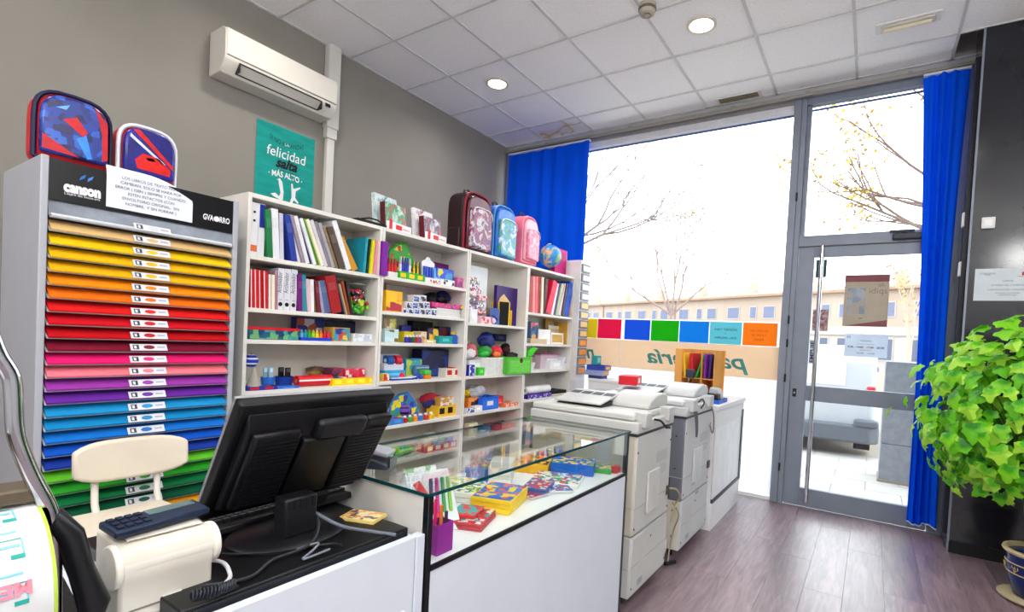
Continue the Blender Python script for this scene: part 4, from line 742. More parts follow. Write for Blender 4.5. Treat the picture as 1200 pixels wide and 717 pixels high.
bagheap(0.093,0.239,1.539,0.095,1.080,'navy pencil case bundle, second shelf of second bookcase',cols=[(25,35,90), (20,20,25)])
paperstack(-0.037,0.225,1.437,0.059,1.170,'shallow white paper stack, second shelf of second bookcase',col=(225,226,224))
carton(-0.085,0.270,1.497,0.035,1.170,'flat magenta and blue box on the white paper stack, second bookcase',col=(200,30,110),prints=[(215,30,110), (60,40,150), (230,60,130), (215,30,110)],d=0.18)
ball(0.208,0.246,1.499,0.030,1.180,'tiny yellow ball beside the white paper stack, second bookcase',cols=[(220,220,30)])
carton(-0.480,-0.369,1.240,0.086,1.170,'pale teal box with oval badge, third shelf, second bookcase',col=(190,220,222),prints=[(205,228,230), (190,220,225), (205,228,230), (120,90,40)],d=0.1)
carton(-0.444,-0.356,1.329,0.067,1.130,'small picture card standing on the pale teal box',col=(200,190,150),prints=[(220,210,180), (160,120,70), (190,200,60), (225,220,225)],d=0.02)
carton(-0.230,-0.145,1.240,0.116,1.040,'indigo card pack behind yellow box, third shelf, second bookcase',col=(50,50,140),d=0.03)
carton(-0.258,-0.174,1.240,0.075,1.100,'small yellow carton behind paint bottles, second bookcase',col=(240,215,30),d=0.06)
bottle(-0.305,-0.278,1.240,0.052,1.170,'first of five small paint bottles from left, blue paint',col=(30,60,170))
bottle(-0.275,-0.248,1.240,0.053,1.170,'second of five small paint bottles from left, purple paint',col=(80,40,130))
bottle(-0.245,-0.218,1.240,0.054,1.170,'third of five small paint bottles from left, green paint',col=(20,110,60))
bottle(-0.215,-0.187,1.240,0.055,1.170,'fourth of five small paint bottles from left, red paint',col=(180,40,50))
bottle(-0.184,-0.155,1.240,0.056,1.170,'fifth of five small paint bottles from left, violet paint',col=(130,80,140))
carton(-0.094,0.104,1.240,0.155,1.000,'black case standing behind paint bottles, second bookcase',col=(22,22,26),d=0.06)
carton(-0.136,-0.055,1.240,0.080,1.110,'cream box right of the paint bottles, second bookcase',col=(235,215,180),prints=[(235,215,180), (240,225,195), (200,140,90)],d=0.06)
carton(-0.156,-0.042,1.240,0.026,1.185,'low beige tray box on third shelf, second bookcase',col=(225,195,150),d=0.04)
carton(-0.062,0.048,1.240,0.109,1.120,'yellow, black and orange marker box, second bookcase',col=(40,35,40),prints=[(235,200,30), (30,25,35), (240,140,30), (60,30,90)],d=0.08)
carton(0.003,0.142,1.240,0.055,1.170,'turquoise box on third shelf, second bookcase',col=(20,150,150),d=0.09)
carton(0.113,0.241,1.240,0.125,1.060,'dark red and navy box behind turquoise box, second bookcase',col=(60,30,60),prints=[(30,30,90), (120,30,40)],d=0.06)
bottle(0.170,0.245,1.240,0.094,1.150,'blue tube with yellow cap, right of third shelf, second bookcase',col=(50,100,200),cap=(220,190,60))
dispenser(-0.416,-0.249,1.050,0.106,1.100,'white dispenser with blue and red tape rolls, fourth shelf, second bookcase')
carton(-0.436,-0.262,0.992,0.061,1.130,'cyan card box under the white dispenser, second bookcase',col=(60,160,210),d=0.16)
boat(-0.428,-0.207,0.992,0.030,1.180,'blue and white toy boat sharpener, fourth shelf, second bookcase')
ball(-0.329,-0.258,0.992,0.046,1.150,'red plastic ball behind toy boat, second bookcase',cols=[(220,25,60)])
carton(-0.205,-0.053,0.992,0.133,1.070,'bright cyan illustrated box, fourth shelf, second bookcase',col=(50,160,205),prints=[(50,165,210), (70,180,190), (200,220,80), (40,130,190)],d=0.08)
carton(-0.062,0.214,0.992,0.198,1.070,'large dark navy box with lighter label, fourth shelf, second bookcase',col=(20,30,75),prints=[(20,30,75), (25,60,150), (20,30,75)],d=0.1)
pouch(-0.163,-0.024,0.992,0.090,1.120,'steel blue zip pouch, fourth shelf, second bookcase',col=(70,110,150))
tray(0.112,0.279,0.992,0.065,1.150,'white and red open box of clips, right of fourth shelf, second bookcase',col=(225,220,205),lab_col=(200,20,30),d=0.1)
eraser(-0.136,-0.075,0.992,0.060,1.190,'small green and orange toy eraser, fourth shelf, second bookcase')
ball(-0.220,-0.181,0.992,0.035,1.185,'left one of two small blue balls before the steel pouch',cols=[(40,70,190)])
ball(-0.177,-0.138,0.992,0.034,1.185,'right one of two small blue balls before the steel pouch',cols=[(40,70,190)])
carton(-0.491,-0.443,0.992,0.047,1.185,'small yellow red pack at left end of fourth shelf, second bookcase',col=(225,200,80),prints=[(230,200,60), (210,50,50), (240,230,200)],d=0.04)
display(-0.362,-0.110,0.702,0.200,1.110,'blue sea-themed card display with striped ball, fifth shelf, second bookcase',col=(40,120,200),prints=[(40,130,205), (60,160,90), (240,220,40), (70,60,160)])
ball(-0.300,-0.170,0.730,0.094,1.145,'purple and black striped ball on sea display, second bookcase',cols=[(110,70,180), (20,20,25)])
tray(-0.491,-0.311,0.702,0.040,1.188,'blue card tray below sea display, second bookcase',col=(50,120,200),d=0.06)
bottle(-0.302,-0.264,0.702,0.047,1.185,'first small round sharpener from left, red, fifth shelf of second bookcase',col=(200,40,50))
bottle(-0.255,-0.217,0.702,0.047,1.185,'second small round sharpener from left, green, fifth shelf of second bookcase',col=(80,170,60))
bottle(-0.208,-0.169,0.702,0.048,1.185,'third small round sharpener from left, orange, fifth shelf of second bookcase',col=(240,140,40))
bottle(-0.160,-0.119,0.702,0.049,1.185,'fourth small round sharpener from left, blue, fifth shelf of second bookcase',col=(60,120,200))
bottle(-0.110,-0.069,0.702,0.049,1.185,'fifth small round sharpener from left, coral, fifth shelf of second bookcase',col=(210,70,60))
bottle(-0.059,-0.017,0.702,0.050,1.185,'sixth small round sharpener from left, yellow, fifth shelf of second bookcase',col=(230,190,50))
tray(0.050,0.309,0.702,0.080,1.150,'yellow open card box with black mark, fifth shelf, second bookcase',col=(235,185,40),lab_col=(20,20,25),d=0.12)
bagheap(-0.004,0.200,0.756,0.109,1.070,'red and navy bag heap behind yellow box, second bookcase',cols=[(190,40,60), (40,40,110), (230,220,220)])
carton(0.095,0.261,0.768,0.071,1.120,'white topped tan box on the yellow open box',col=(215,160,80),prints=[(240,235,230), (215,160,80)],d=0.07)
bagheap(-0.409,-0.106,0.463,0.065,1.140,'bright green folded cloth, lowest visible shelf, second bookcase',cols=[(50,180,40), (40,150,35)])
ball(-0.041,0.206,0.463,0.121,1.100,'clear bag of white balls, lowest visible shelf, second bookcase',cols=[(225,222,205), (180,175,150)])
tray(-0.082,0.238,0.463,0.052,1.180,'red and white striped low tray, lowest shelf, second bookcase',col=(210,60,60),lab_col=(232,232,236),d=0.1)
stickertower(0.357,0.613,1.408,0.456,1.140,'tall clear display rack of coloured sticker packs, top shelf of third bookcase')
carton(0.446,0.590,1.408,0.058,1.180,'pale pink box with red rim, top shelf of third bookcase',col=(240,190,200),prints=[(240,195,205), (240,195,205), (200,60,70)],d=0.06)
carton(0.315,0.400,1.408,0.107,1.180,'white note box, left corner of top shelf, third bookcase',col=(230,228,232),d=0.05)
panelv(0.595,0.719,1.408,0.137,1.150,'blue and white striped notepad leaning, top shelf of third bookcase',col=(70,95,160))
bagheap(0.589,0.690,1.408,0.087,1.175,'dark blue keyring bundle below the notepad, third bookcase',cols=[(40,60,130), (200,200,220)])
bkflat(0.728,1.056,1.408,0.336,1.100,'large deep purple book with cover showing, top shelf of third bookcase',col=(60,25,110),d=0.03)
bigpencil(0.740,0.915,1.408,0.303,1.160,'giant yellow and black wooden pencil ornament, third bookcase')
bk(1.062,0.024,1.408,0.350,1.105,-0.008,(240,130,20),'first upright notebook from left, orange spine, top shelf of third bookcase','books on the top shelf of third bookcase')
bk(1.100,0.021,1.408,0.355,1.097,-0.009,(232,232,236),'second upright notebook from left, white spine, top shelf of third bookcase','books on the top shelf of third bookcase')
bk(1.135,0.035,1.408,0.355,1.089,-0.006,(50,130,190),'third upright notebook from left, sky blue spine, top shelf of third bookcase','books on the top shelf of third bookcase')
bk(1.156,0.031,1.408,0.353,1.101,-0.006,(190,195,200),'fourth upright notebook from left, silver grey spine, top shelf of third bookcase','books on the top shelf of third bookcase')
basket(0.504,0.840,0.996,0.137,1.170,'white woven basket of coloured bags, second shelf of third bookcase',col=(228,228,226),d=0.2,weave=1)
bagheap(0.534,0.712,1.127,0.102,1.130,'green bag bulging out of white woven basket',cols=[(30,140,40), (40,170,60)])
bagheap(0.712,0.854,1.126,0.102,1.130,'red translucent bag in the white woven basket',cols=[(220,40,60), (240,120,60)])
bagheap(0.573,0.788,1.218,0.121,1.100,'dark blue cloth bag on top of the heap, third bookcase',cols=[(30,50,140), (20,35,100)])
carton(0.869,1.031,1.270,0.064,1.000,'navy box at the back, second shelf of third bookcase',col=(25,35,85),d=0.05)
basket(0.364,0.541,0.996,0.117,1.150,'white plastic tub with blue and green packs, third bookcase',col=(225,225,230),d=0.16)
bagheap(0.393,0.544,1.121,0.130,1.120,'clear bag of red beads above the white tub',cols=[(190,90,100), (225,220,220)])
carton(0.326,0.391,0.996,0.087,1.185,'dark blue and white pack at left edge, second shelf, third bookcase',col=(30,40,160),prints=[(30,40,160), (225,225,240)],d=0.03)
carton(0.439,0.513,0.996,0.064,1.185,'bright green pack leaning on white tub, third bookcase',col=(60,190,50),d=0.03)
basket(0.772,1.124,0.996,0.143,1.220,'bright green fabric storage box with round handle hole, third bookcase',col=(90,190,60),d=0.22,hole=1)
bagheap(0.882,1.141,1.126,0.053,1.140,'black tangled items rising from the green fabric box',cols=[(20,20,25), (60,50,45)])
bagheap(0.958,1.100,1.158,0.100,1.050,'dark umbrella bundle behind green fabric box',cols=[(30,30,30), (90,50,50)])
basket(0.517,0.736,0.709,0.101,1.170,'blue plastic basket with white label, third shelf of third bookcase',col=(30,100,215),d=0.14,tag_=1)
bagheap(0.477,0.685,0.802,0.099,1.100,'crumpled white tissue behind blue basket, third bookcase',cols=[(215,218,225), (190,195,205)])
carton(0.398,0.534,0.709,0.105,1.130,'orange and black striped pack, third shelf of third bookcase',col=(235,130,40),prints=[(240,130,40), (40,30,30), (240,150,60)],d=0.06)
bagheap(0.423,0.480,0.811,0.062,1.100,'yellow toy on the orange pack, third bookcase',cols=[(240,200,40)])
carton(0.427,0.522,0.709,0.044,1.175,'small white box left of the blue basket, third bookcase',col=(230,230,232),d=0.05)
carton(0.322,0.408,0.709,0.038,1.188,'low white and blue pack at left end, third shelf, third bookcase',col=(220,225,235),prints=[(220,225,235), (40,60,140)],d=0.04)
carton(0.796,0.893,0.709,0.090,1.100,'red box right of blue basket, third bookcase',col=(210,35,40),d=0.08)
carton(0.811,1.032,0.709,0.032,1.170,'flat orange and white pack, third shelf of third bookcase',col=(225,120,70),prints=[(225,110,60), (235,200,170), (200,70,50)],d=0.12)
carton(0.388,0.492,0.518,0.097,1.160,'cream card box, fourth shelf of third bookcase, behind glass',col=(225,215,180),d=0.05)
bagheap(0.540,0.743,0.518,0.036,1.140,'teal fabric bag, fourth shelf of third bookcase',cols=[(60,130,130), (190,210,210)])
carton(0.738,1.010,0.518,0.041,1.160,'flat red folder box, fourth shelf of third bookcase',col=(215,70,60),d=0.15)
bk(1.147,0.035,1.543,0.322,1.190,-0.019,(235,140,140),'first catalogue from left, salmon spine, top shelf of rightmost bookcase','books on the top shelf of rightmost bookcase')
bk(1.197,0.045,1.543,0.333,1.182,-0.016,(225,90,100),'second catalogue from left, coral pink spine, top shelf of rightmost bookcase','books on the top shelf of rightmost bookcase')
bk(1.258,0.053,1.543,0.337,1.174,-0.009,(150,60,50),'third catalogue from left, red-brown spine, top shelf of rightmost bookcase','books on the top shelf of rightmost bookcase')
bk(1.296,0.029,1.543,0.338,1.186,-0.014,(245,235,205),'fourth catalogue from left, cream spine, top shelf of rightmost bookcase','books on the top shelf of rightmost bookcase')
bk(1.341,0.044,1.543,0.332,1.178,0.011,(80,40,35),'fifth catalogue from left, dark brown leaning spine, top shelf of rightmost bookcase','books on the top shelf of rightmost bookcase')
bk(1.371,0.086,1.543,0.312,1.190,0.107,(225,30,70),'sixth catalogue from left, thick red leaning spine, top shelf of rightmost bookcase','books on the top shelf of rightmost bookcase')
bk(1.477,0.036,1.543,0.309,1.182,0.078,(225,220,225),'seventh catalogue from left, white leaning spine, top shelf of rightmost bookcase','books on the top shelf of rightmost bookcase')
bk(1.530,0.038,1.543,0.315,1.174,0.078,(110,60,140),'eighth catalogue from left, violet leaning spine, top shelf of rightmost bookcase','books on the top shelf of rightmost bookcase')
bk(1.553,0.043,1.543,0.310,1.186,0.084,(170,190,150),'ninth catalogue from left, sage leaning spine, top shelf of rightmost bookcase','books on the top shelf of rightmost bookcase')
bk(1.614,0.060,1.543,0.313,1.178,0.103,(240,215,225),'tenth catalogue from left, blush pink leaning spine, top shelf of rightmost bookcase','books on the top shelf of rightmost bookcase')
bk(1.659,0.033,1.543,0.326,1.190,0.070,(60,50,60),'eleventh catalogue from left, charcoal leaning spine, top shelf of rightmost bookcase','books on the top shelf of rightmost bookcase')
bk(1.710,0.091,1.543,0.341,1.182,0.091,(30,80,190),'twelfth catalogue from left, thick blue leaning spine, top shelf of rightmost bookcase','books on the top shelf of rightmost bookcase')
bk(1.824,0.069,1.543,0.350,1.174,0.043,(190,150,110),'thirteenth catalogue from left, tan spine, top shelf of rightmost bookcase','books on the top shelf of rightmost bookcase')
carton(1.161,1.280,1.264,0.200,1.170,'small colourful photo card box, second shelf of rightmost bookcase',col=(60,90,130),prints=[(50,120,160), (220,160,90), (40,60,100), (200,60,80)],d=0.04)
panelv(1.346,1.558,1.264,0.138,1.140,'plain white card in front of gold frames, rightmost bookcase',col=(235,235,235))
frame(1.691,2.175,1.264,0.257,1.000,'large gold picture frame at back, second shelf of rightmost bookcase',col=(215,165,60))
frame(1.651,1.988,1.264,0.186,1.060,'white picture frame before the gold frame, rightmost bookcase',col=(230,225,215))
frame(1.585,1.824,1.264,0.114,1.130,'small white photo mount with gold insert, rightmost bookcase',col=(240,238,232))
bkflat(1.848,1.962,1.264,0.228,1.150,'gold edged album standing at right end, rightmost bookcase',col=(210,160,60),d=0.15)
paperstack(1.153,1.442,1.264,0.046,1.180,'stack of beige cards, second shelf of rightmost bookcase',col=(215,195,160))
carton(1.490,1.932,1.018,0.143,1.080,'clear box with pink lid, third shelf of rightmost bookcase',col=(220,200,210),lid=(200,120,150),d=0.1)
carton(1.573,1.819,1.018,0.083,1.140,'plain white box in front of pink lidded box, rightmost bookcase',col=(232,232,236),d=0.08)
carton(1.807,1.938,1.018,0.118,1.160,'white pill-sized dispenser box, third shelf right end, rightmost bookcase',col=(225,228,235),prints=[(225,228,235), (225,228,235), (180,190,200)],d=0.08)
cup(1.187,1.358,1.018,0.095,1.150,'white cup with pink flower pens, rightmost bookcase',col=(225,215,225),n=4,tc=(235,140,170))
leafclip(1.105,1.271,1.144,0.089,1.190,'green bird-shaped tape holder above white cup, rightmost bookcase')
carton(1.165,1.580,0.753,0.038,1.170,'purple printed paper ream, fourth shelf of rightmost bookcase',col=(60,30,140),prints=[(60,30,150), (90,50,180), (40,20,110), (200,190,230)],d=0.2)
roll(1.180,1.581,0.791,0.075,1.160,'white paper roll on the purple ream, rightmost bookcase',col=(238,238,238))
paperstack(1.576,2.013,0.753,0.051,1.180,'loose pile of magazines and papers, fourth shelf of rightmost bookcase',col=(215,205,190),mixed=1)
bk(1.079,0.054,0.493,-0.029,1.190,0.109,(180,130,140),'first notebook from left, dusty rose spine, fifth shelf of rightmost bookcase','books on the fifth shelf of rightmost bookcase')
bk(1.153,0.055,0.493,-0.027,1.182,0.111,(235,235,235),'second notebook from left, white spine, fifth shelf of rightmost bookcase','books on the fifth shelf of rightmost bookcase')
bk(1.228,0.057,0.493,-0.025,1.174,0.114,(150,110,160),'third notebook from left, lilac spine, fifth shelf of rightmost bookcase','books on the fifth shelf of rightmost bookcase')
bk(1.276,0.057,0.493,-0.016,1.186,0.114,(240,110,130),'fourth notebook from left, rose pink spine, fifth shelf of rightmost bookcase','books on the fifth shelf of rightmost bookcase')
bk(1.354,0.060,0.493,-0.014,1.178,0.117,(245,170,180),'fifth notebook from left, pale rose spine, fifth shelf of rightmost bookcase','books on the fifth shelf of rightmost bookcase')
bk(1.404,0.061,0.493,-0.005,1.190,0.118,(90,140,170),'sixth notebook from left, grey blue spine, fifth shelf of rightmost bookcase','books on the fifth shelf of rightmost bookcase')
bk(1.487,0.062,0.493,-0.002,1.182,0.120,(230,200,210),'seventh notebook from left, blush spine, fifth shelf of rightmost bookcase','books on the fifth shelf of rightmost bookcase')
bk(1.571,0.064,0.493,0.001,1.174,0.123,(60,110,160),'eighth notebook from left, denim blue spine, fifth shelf of rightmost bookcase','books on the fifth shelf of rightmost bookcase')
bk(1.625,0.065,0.493,0.010,1.186,0.125,(40,90,150),'ninth notebook from left, deep blue spine, fifth shelf of rightmost bookcase','books on the fifth shelf of rightmost bookcase')
# ------------------------------------------------------------------ on top of the bookcases
TT = TOPZ+.011
o = thing('flat_folder', 'flat black folder lying on top of the leftmost bookcase', 'folder', (1.06, -.62, TT)); MB().box(-.12, .12, -.11, .11, 0, .022).obj('cover', BLACKP, o, bevel=.004); MB().tube([(.12, -.08, .02), (.125, -.03, .035), (.125, .03, .035), (.12, .09, .02)], .006, 6).obj('strap', BLACKP, o)
def bookstand(label, y, back, front, hb, hf, w):
    o = thing('book_stand', label, 'book display', (1.05, y, TT), (0, 0, .12))
    MB().box(-.05, .09, -w/2, w/2, 0, .01).box(.08, .09, -w/2, w/2, .01, .06).obj('card_holder', mat((232, 232, 236), .5), o); MB().box(.09, .0915, -w*.42, -w*.3, .0, .075).obj('red_ribbon', mat((205, 30, 40), .5), o)
    lt = MB().box(.0905, .0915, -w*.15, w*.1, .02, .05).obj('red_logo', mat((210, 30, 40), .5), o); text(o, 'infantil', .022, (.092, w*.28, .026), PY, PZ, mat((200, 40, 50), .6), width=w*.3)
    MB().box(-.028, -.004, -w*.5, w*.42, .011, hb).obj('rear_book', paint(back, 6), o, rot=(0, -.12, 0)); MB().box(.02, .06, -w*.4, w*.45, .011, hf).obj('front_book', paint(front, 8), o, rot=(0, -.1, 0))
    MB().box(.02, .0605, -w*.42, -w*.4, .011, hf).obj('book_spine', mat((90, 20, 30), .5), o, rot=(0, -.1, 0)); return o
bookstand('cardboard stand of books with pale teal covers, above the first divider', -.386, [(60, 120, 130), (220, 230, 230), (90, 150, 160), (200, 60, 70)], [(70, 130, 140), (190, 215, 200), (40, 140, 90), (200, 50, 60), (220, 225, 220)], .25, .185, .225)
bookstand('cardboard stand of books with red and violet covers, second from left', -.05, [(150, 40, 45), (225, 222, 228), (230, 228, 232), (60, 20, 90)], [(110, 40, 40), (215, 210, 215), (50, 30, 80), (190, 60, 50), (150, 110, 90)], .235, .17, .225)
backpack('black and dark red school backpack with colourful pocket, on the bookcases', (1.03, .44, TT), .34, .48, .22, (40, 18, 24), (150, 20, 40), [(60, 20, 40), (90, 26, 50), (210, 215, 225), (150, 24, 44), (80, 50, 130), (230, 150, 60)], rotz=.05, group=None, round_=.4)
backpack('bright blue school backpack with green and white pocket, on the bookcases', (1.03, .8, TT), .32, .47, .19, (30, 90, 190), (90, 160, 220), [(30, 90, 200), (40, 120, 215), (80, 170, 60), (70, 150, 225), (235, 240, 245), (40, 90, 200)], rotz=.05, round_=.42)
backpack('pink wheeled school backpack, rightmost on the bookcases', (1.03, 1.19, TT), .28, .47, .17, (235, 110, 140), (250, 150, 170), [(240, 130, 160), (250, 190, 205), (230, 90, 130), (245, 160, 180), (200, 150, 160)], rotz=.1, wheels=True, sidepocket=False, round_=.45)
gl = thing('globe', 'small terrestrial globe with blue oceans on top of rightmost bookcase', 'globe', (1.1, 1.535, TT))
gm = pm([(40, 130, 210), (60, 150, 220), (60, 150, 220), (225, 190, 160), (220, 170, 140), (150, 190, 130)], 9, .3)
MB().lathe([(.06, 0), (.06, .008), (.012, .016), (.008, .06)], 20).obj('base', mat((60, 60, 66), .4), gl, smooth=True); MB().ico((0, 0, .165), .11, 3).obj('sphere', gm, gl, smooth=True)
MB().tube([(0, -.118*math.sin(a), .165-.118*math.cos(a)) for a in [PI*k/12 for k in range(0, 13)]], .004, 6).obj('meridian_arm', mat((190, 190, 195), .3, .6), gl, smooth=True)
o = thing('game_box', 'magenta box standing behind the globe on rightmost bookcase', 'box', (1.06, 1.765, TT)); MB().box(-.04, .03, -.12, .1, 0, .27).obj('body', mat((205, 25, 120), .5), o, bevel=.002); MB().box(.03, .0308, -.1, .08, .03, .24).obj('front_print', mat((190, 20, 110), .5, var=.15), o); MB().box(-.04, .031, .1, .104, 0, .27).obj('pale_edge', mat((240, 190, 210), .6), o)
# drawer tower by the window
tw_ = thing('drawer_tower', 'narrow white drawer tower with small framed drawers beside the window', 'drawer tower', (1.26, 1.88, 0))
MB().box(-.3, -.004, 0, .2, .9, 2.13).obj('cabinet', mat((226, 224, 224), .5), tw_, bevel=.003)
for i in range(12):
    z = 2.105-.095*(i+1); g_ = i//4
    c = [(236, 232, 222), (232, 198, 130), (240, 150, 60)][g_]; q = MB().box(-.004, .008, .015, .19, z, z+.082).obj('drawer', mat((120, 124, 134), .4), tw_); MB().box(.008, .01, .035, .172, z+.014, z+.066).obj('drawer_label', mat(c, .5), q)
MB().box(-.3, -.004, 0, .2, 0, .9).obj('lower_cabinet', mat((214, 214, 218), .5), tw_)
# ------------------------------------------------------------------ service desk
dsk = thing('service_desk', 'low white service desk joined to the glass showcase', 'desk', (2.835, -1.715, 0)); dw = mat((203, 210, 220), .4, var=.02)
MB().box(-.022, 0, -1.9, -.032, 0, .8).obj('front_panel', dw, dsk, bevel=.002); MB().box(-.001, .004, -1.9, -.06, .6, .625).obj('front_rail', mat((228, 229, 234), .4), dsk, bevel=.002)
MB().box(-.024, .003, -.03, -.002, 0, .8).obj('corner_post', dw, dsk, bevel=.002); MB().box(-.56, -.022, -1.9, -.002, .76, .785).obj('desk_top', dw, dsk); MB().box(-.54, -.52, -1.9, -.002, 0, .76).obj('rear_panel', dw, dsk)
pad = thing('cash_drawer', 'flat black cash drawer on the desk under the monitor', 'cash drawer', (2.5, -1.985, .7855))
MB().box(-.19, .3, -.27, .245, 0, .029).obj('case', mat((15, 16, 18), .38, var=.15, scale=40), pad, bevel=.003); MB().box(.3, .303, -.25, .225, .006, .023).obj('drawer_front', mat((34, 36, 42), .3), pad)
# monitor
mn = thing('computer_monitor', 'black flat monitor seen from behind, tilted on the cash drawer', 'monitor', (2.585, -1.895, .816))
bk_ = mat((12, 13, 16), .38, var=.12, scale=30); bk2 = mat((17, 18, 22), .4, var=.1)
bp = MB(); bp.lathe([(.13, 0), (.13, .006), (.12, .012), (.03, .016)], 36, mi=0); bo = bp.obj('base', bk2, mn, (0.035, -.06, .0), smooth=True); bo.scale = (.85, 1.05, 1)
MB().box(.045, .095, -.105, -.025, .012, .105).obj('neck', bk2, mn, bevel=.006)
for i in range(5): MB().box(.0955, .097, -.1+.015*i, -.091+.015*i, .078, .1).obj('neck_slot', mat((10, 10, 12), .6), mn)
T_ = math.radians(30); R_ = Matrix.Rotation(T_, 3, 'Y')
def P3(x, y, z): return R_ @ Vector((x, y, z))+Vector((-.085, -.19, .045))+Vector((0, .19, 0))
hm = Matrix.Translation((-.07, -.01, .052)) @ Matrix.Rotation(T_, 4, 'Y')
def part(b, name, m, **k):
    o = b.obj(name, m, mn, **k); o.matrix_local = hm; return o
wM, hM = .205, .328
part(MB().box(-.02, .012, -wM, wM, 0, hM), 'bezel', bk_, bevel=.008, seg=3)
part(MB().box(-.0215, -.02, -wM+.015, wM-.015, .015, hM-.015), 'screen', mat((15, 18, 24), .12))
part(MB().box(-.021, -.013, -wM-.0012, -wM, .0, hM).box(-.021, -.013, -wM, wM, hM, hM+.0012), 'silver_edge', mat((150, 152, 158), .35, .4))
part(MB().prism([(.012, .03), (.034, .05), (.034, .27), (.012, .305)], (0, -wM+.02, 0), PX, PZ, PY*(2*wM-.04)), 'rear_shell', bk_, bevel=.004)
lvent = part(MB().box(.03, .05, -.175, -.065, .055, .27), 'vent_block', bk_, bevel=.008); rvent = part(MB().box(.03, .05, .07, .185, .055, .27), 'vent_block', bk_, bevel=.008)
part(MB().box(.03, .056, -.03, .105, .235, .29), 'top_block', bk2, bevel=.01); part(MB().box(.03, .05, .11, .19, .24, .285), 'top_block', bk2, bevel=.008)
part(MB().box(.03, .052, -.055, .06, .06, .24), 'centre_cover', bk_, bevel=.006)
for yy in (-.165, .08):
    b = MB()
    for i in range(18): b.box(.05, .0525, yy, yy+.095, .065+i*.0105, .0705+i*.0105)
    part(b, 'vent_slats', bk2)['kind'] = 'stuff'
part(MB().box(.05, .062, -.06, .075, .02, .05), 'connector_bay', mat((16, 16, 18), .5)); part(MB().box(.034, .0352, .15, .185, .06, .075), 'white_label', WHITE)
part(MB().cyl((.05, -.03, .03), (.085, -.03, .02), .013, n=12), 'power_plug', mat((50, 54, 62), .5), smooth=True); part(MB().box(.055, .085, -.02, .01, .022, .044), 'video_plug', mat((36, 38, 44), .5), bevel=.003)
def cable(label, pts, r, rgb=(30, 32, 38), name='cable', n=8):
    P = [Vector(p) for p in pts]; out = []
    for i in range(len(P)-1):                       # Catmull-Rom through the points
        a, b, c, d = P[max(i-1, 0)], P[i], P[i+1], P[min(i+2, len(P)-1)]
        for k in range(6):
            t = k/6; out.append(.5*((2*b)+(c-a)*t+(2*a-5*b+4*c-d)*t*t+(3*b-a-3*c+d)*t**3))
    out.append(P[-1]); o0 = out[0]; return tag(MB().tube([p-o0 for p in out], r, n).obj(name, mat(rgb, .45), None, o0, smooth=True), label, 'cable')
zz = .822
cable('grey cable from the monitor to the front of the black cash drawer', [(2.6, -1.935, .875), (2.66, -1.92, .87), (2.72, -1.885, .84), (2.77, -1.83, zz), (2.81, -1.79, .812)], .0045, (92, 98, 110))
cable('black cable looping from the monitor across the desk', [(2.61, -1.9, .872), (2.7, -1.93, .855), (2.745, -1.98, .83), (2.74, -2.06, zz), (2.78, -2.13, .822), (2.75, -2.2, zz)], .004)
cable('thin dark cable lying beside the monitor base', [(2.44, -2.1, zz), (2.52, -2.12, zz), (2.62, -2.12, zz), (2.7, -2.04, zz), (2.755, -1.94, zz), (2.79, -1.93, .825)], .0025)
cable('thin grey cable crossing in front of the monitor base', [(2.73, -2.0, zz), (2.76, -1.97, .835), (2.775, -1.99, .83), (2.785, -2.02, zz), (2.79, -1.96, .826)], .0025, (110, 116, 128))
cable('white striped cable tangle behind the receipt printer', [(2.56, -2.16, .795), (2.62, -2.2, .83), (2.68, -2.14, .83), (2.75, -2.15, .826), (2.79, -2.18, .83)], .004, (200, 202, 208))
kb = thing('keyboard', 'black keyboard behind the monitor', 'keyboard', (2.45, -1.85, .8155), (0, -.08, .03)); MB().box(-.075, .075, -.225, .225, 0, .018).obj('case', mat((26, 27, 31), .4), kb, bevel=.004)
km = mat((44, 46, 52), .45); kme = MB().box(-.0075, .0075, -.0075, .0075, 0, .009).mesh('key', km)
for r in range(5):
    for c in range(22): link('key', kme, kb, (-.052+.0225*r, -.207+.0195*c, .018))
cp = thing('card_packet', 'small yellow and white card packet on the black cash drawer', 'packet', (2.665, -1.775, .8155), (0, 0, .35)); MB().box(-.05, .05, -.034, .034, 0, .008).obj('pack', mat((225, 200, 120), .5), cp); MB().box(-.046, .046, -.03, .03, .008, .0085).obj('front_print', pm([(232, 214, 160), (232, 220, 180), (90, 80, 90), (225, 150, 60)], 32), cp)
# receipt printer with calculator
pr_ = thing('receipt_printer', 'small cream receipt printer at the left end of the desk', 'printer', (2.665, -2.242, .7855)); cw = mat((212, 206, 194), .45, var=.03)
MB().prism([(-.06, 0), (.055, 0), (.055, .062), (.062, .075), (.062, .11), (.05, .13), (-.06, .145)], (0, -.074, 0), PX, PZ, PY*.148).obj('case', cw, pr_, bevel=.006)
MB().cyl((.036, -.078, .1), (.036, .078, .1), .027, n=24).obj('paper_roller', mat((222, 218, 208), .4), pr_, smooth=True)
for y in (-.082, .072): MB().cyl((.03, y, .098), (.03, y+.012, .098), .038, n=28).obj('roller_end', mat((226, 222, 210), .4), pr_, bevel=.003)
MB().prism([(-.052, .146), (.03, .137), (.03, .139), (-.052, .148)], (0, -.056, 0), PX, PZ, PY*.118).obj('lid', mat((218, 214, 206), .4), pr_); MB().box(.0555, .057, -.06, .06, .02, .023).obj('seam', mat((120, 116, 110), .6), pr_)
MB().box(.0555, .058, -.01, .02, .028, .031).obj('latch', WHITE, pr_); MB().box(-.03, .05, -.07, .07, -.0, .004).obj('foot', BLACKP, pr_)
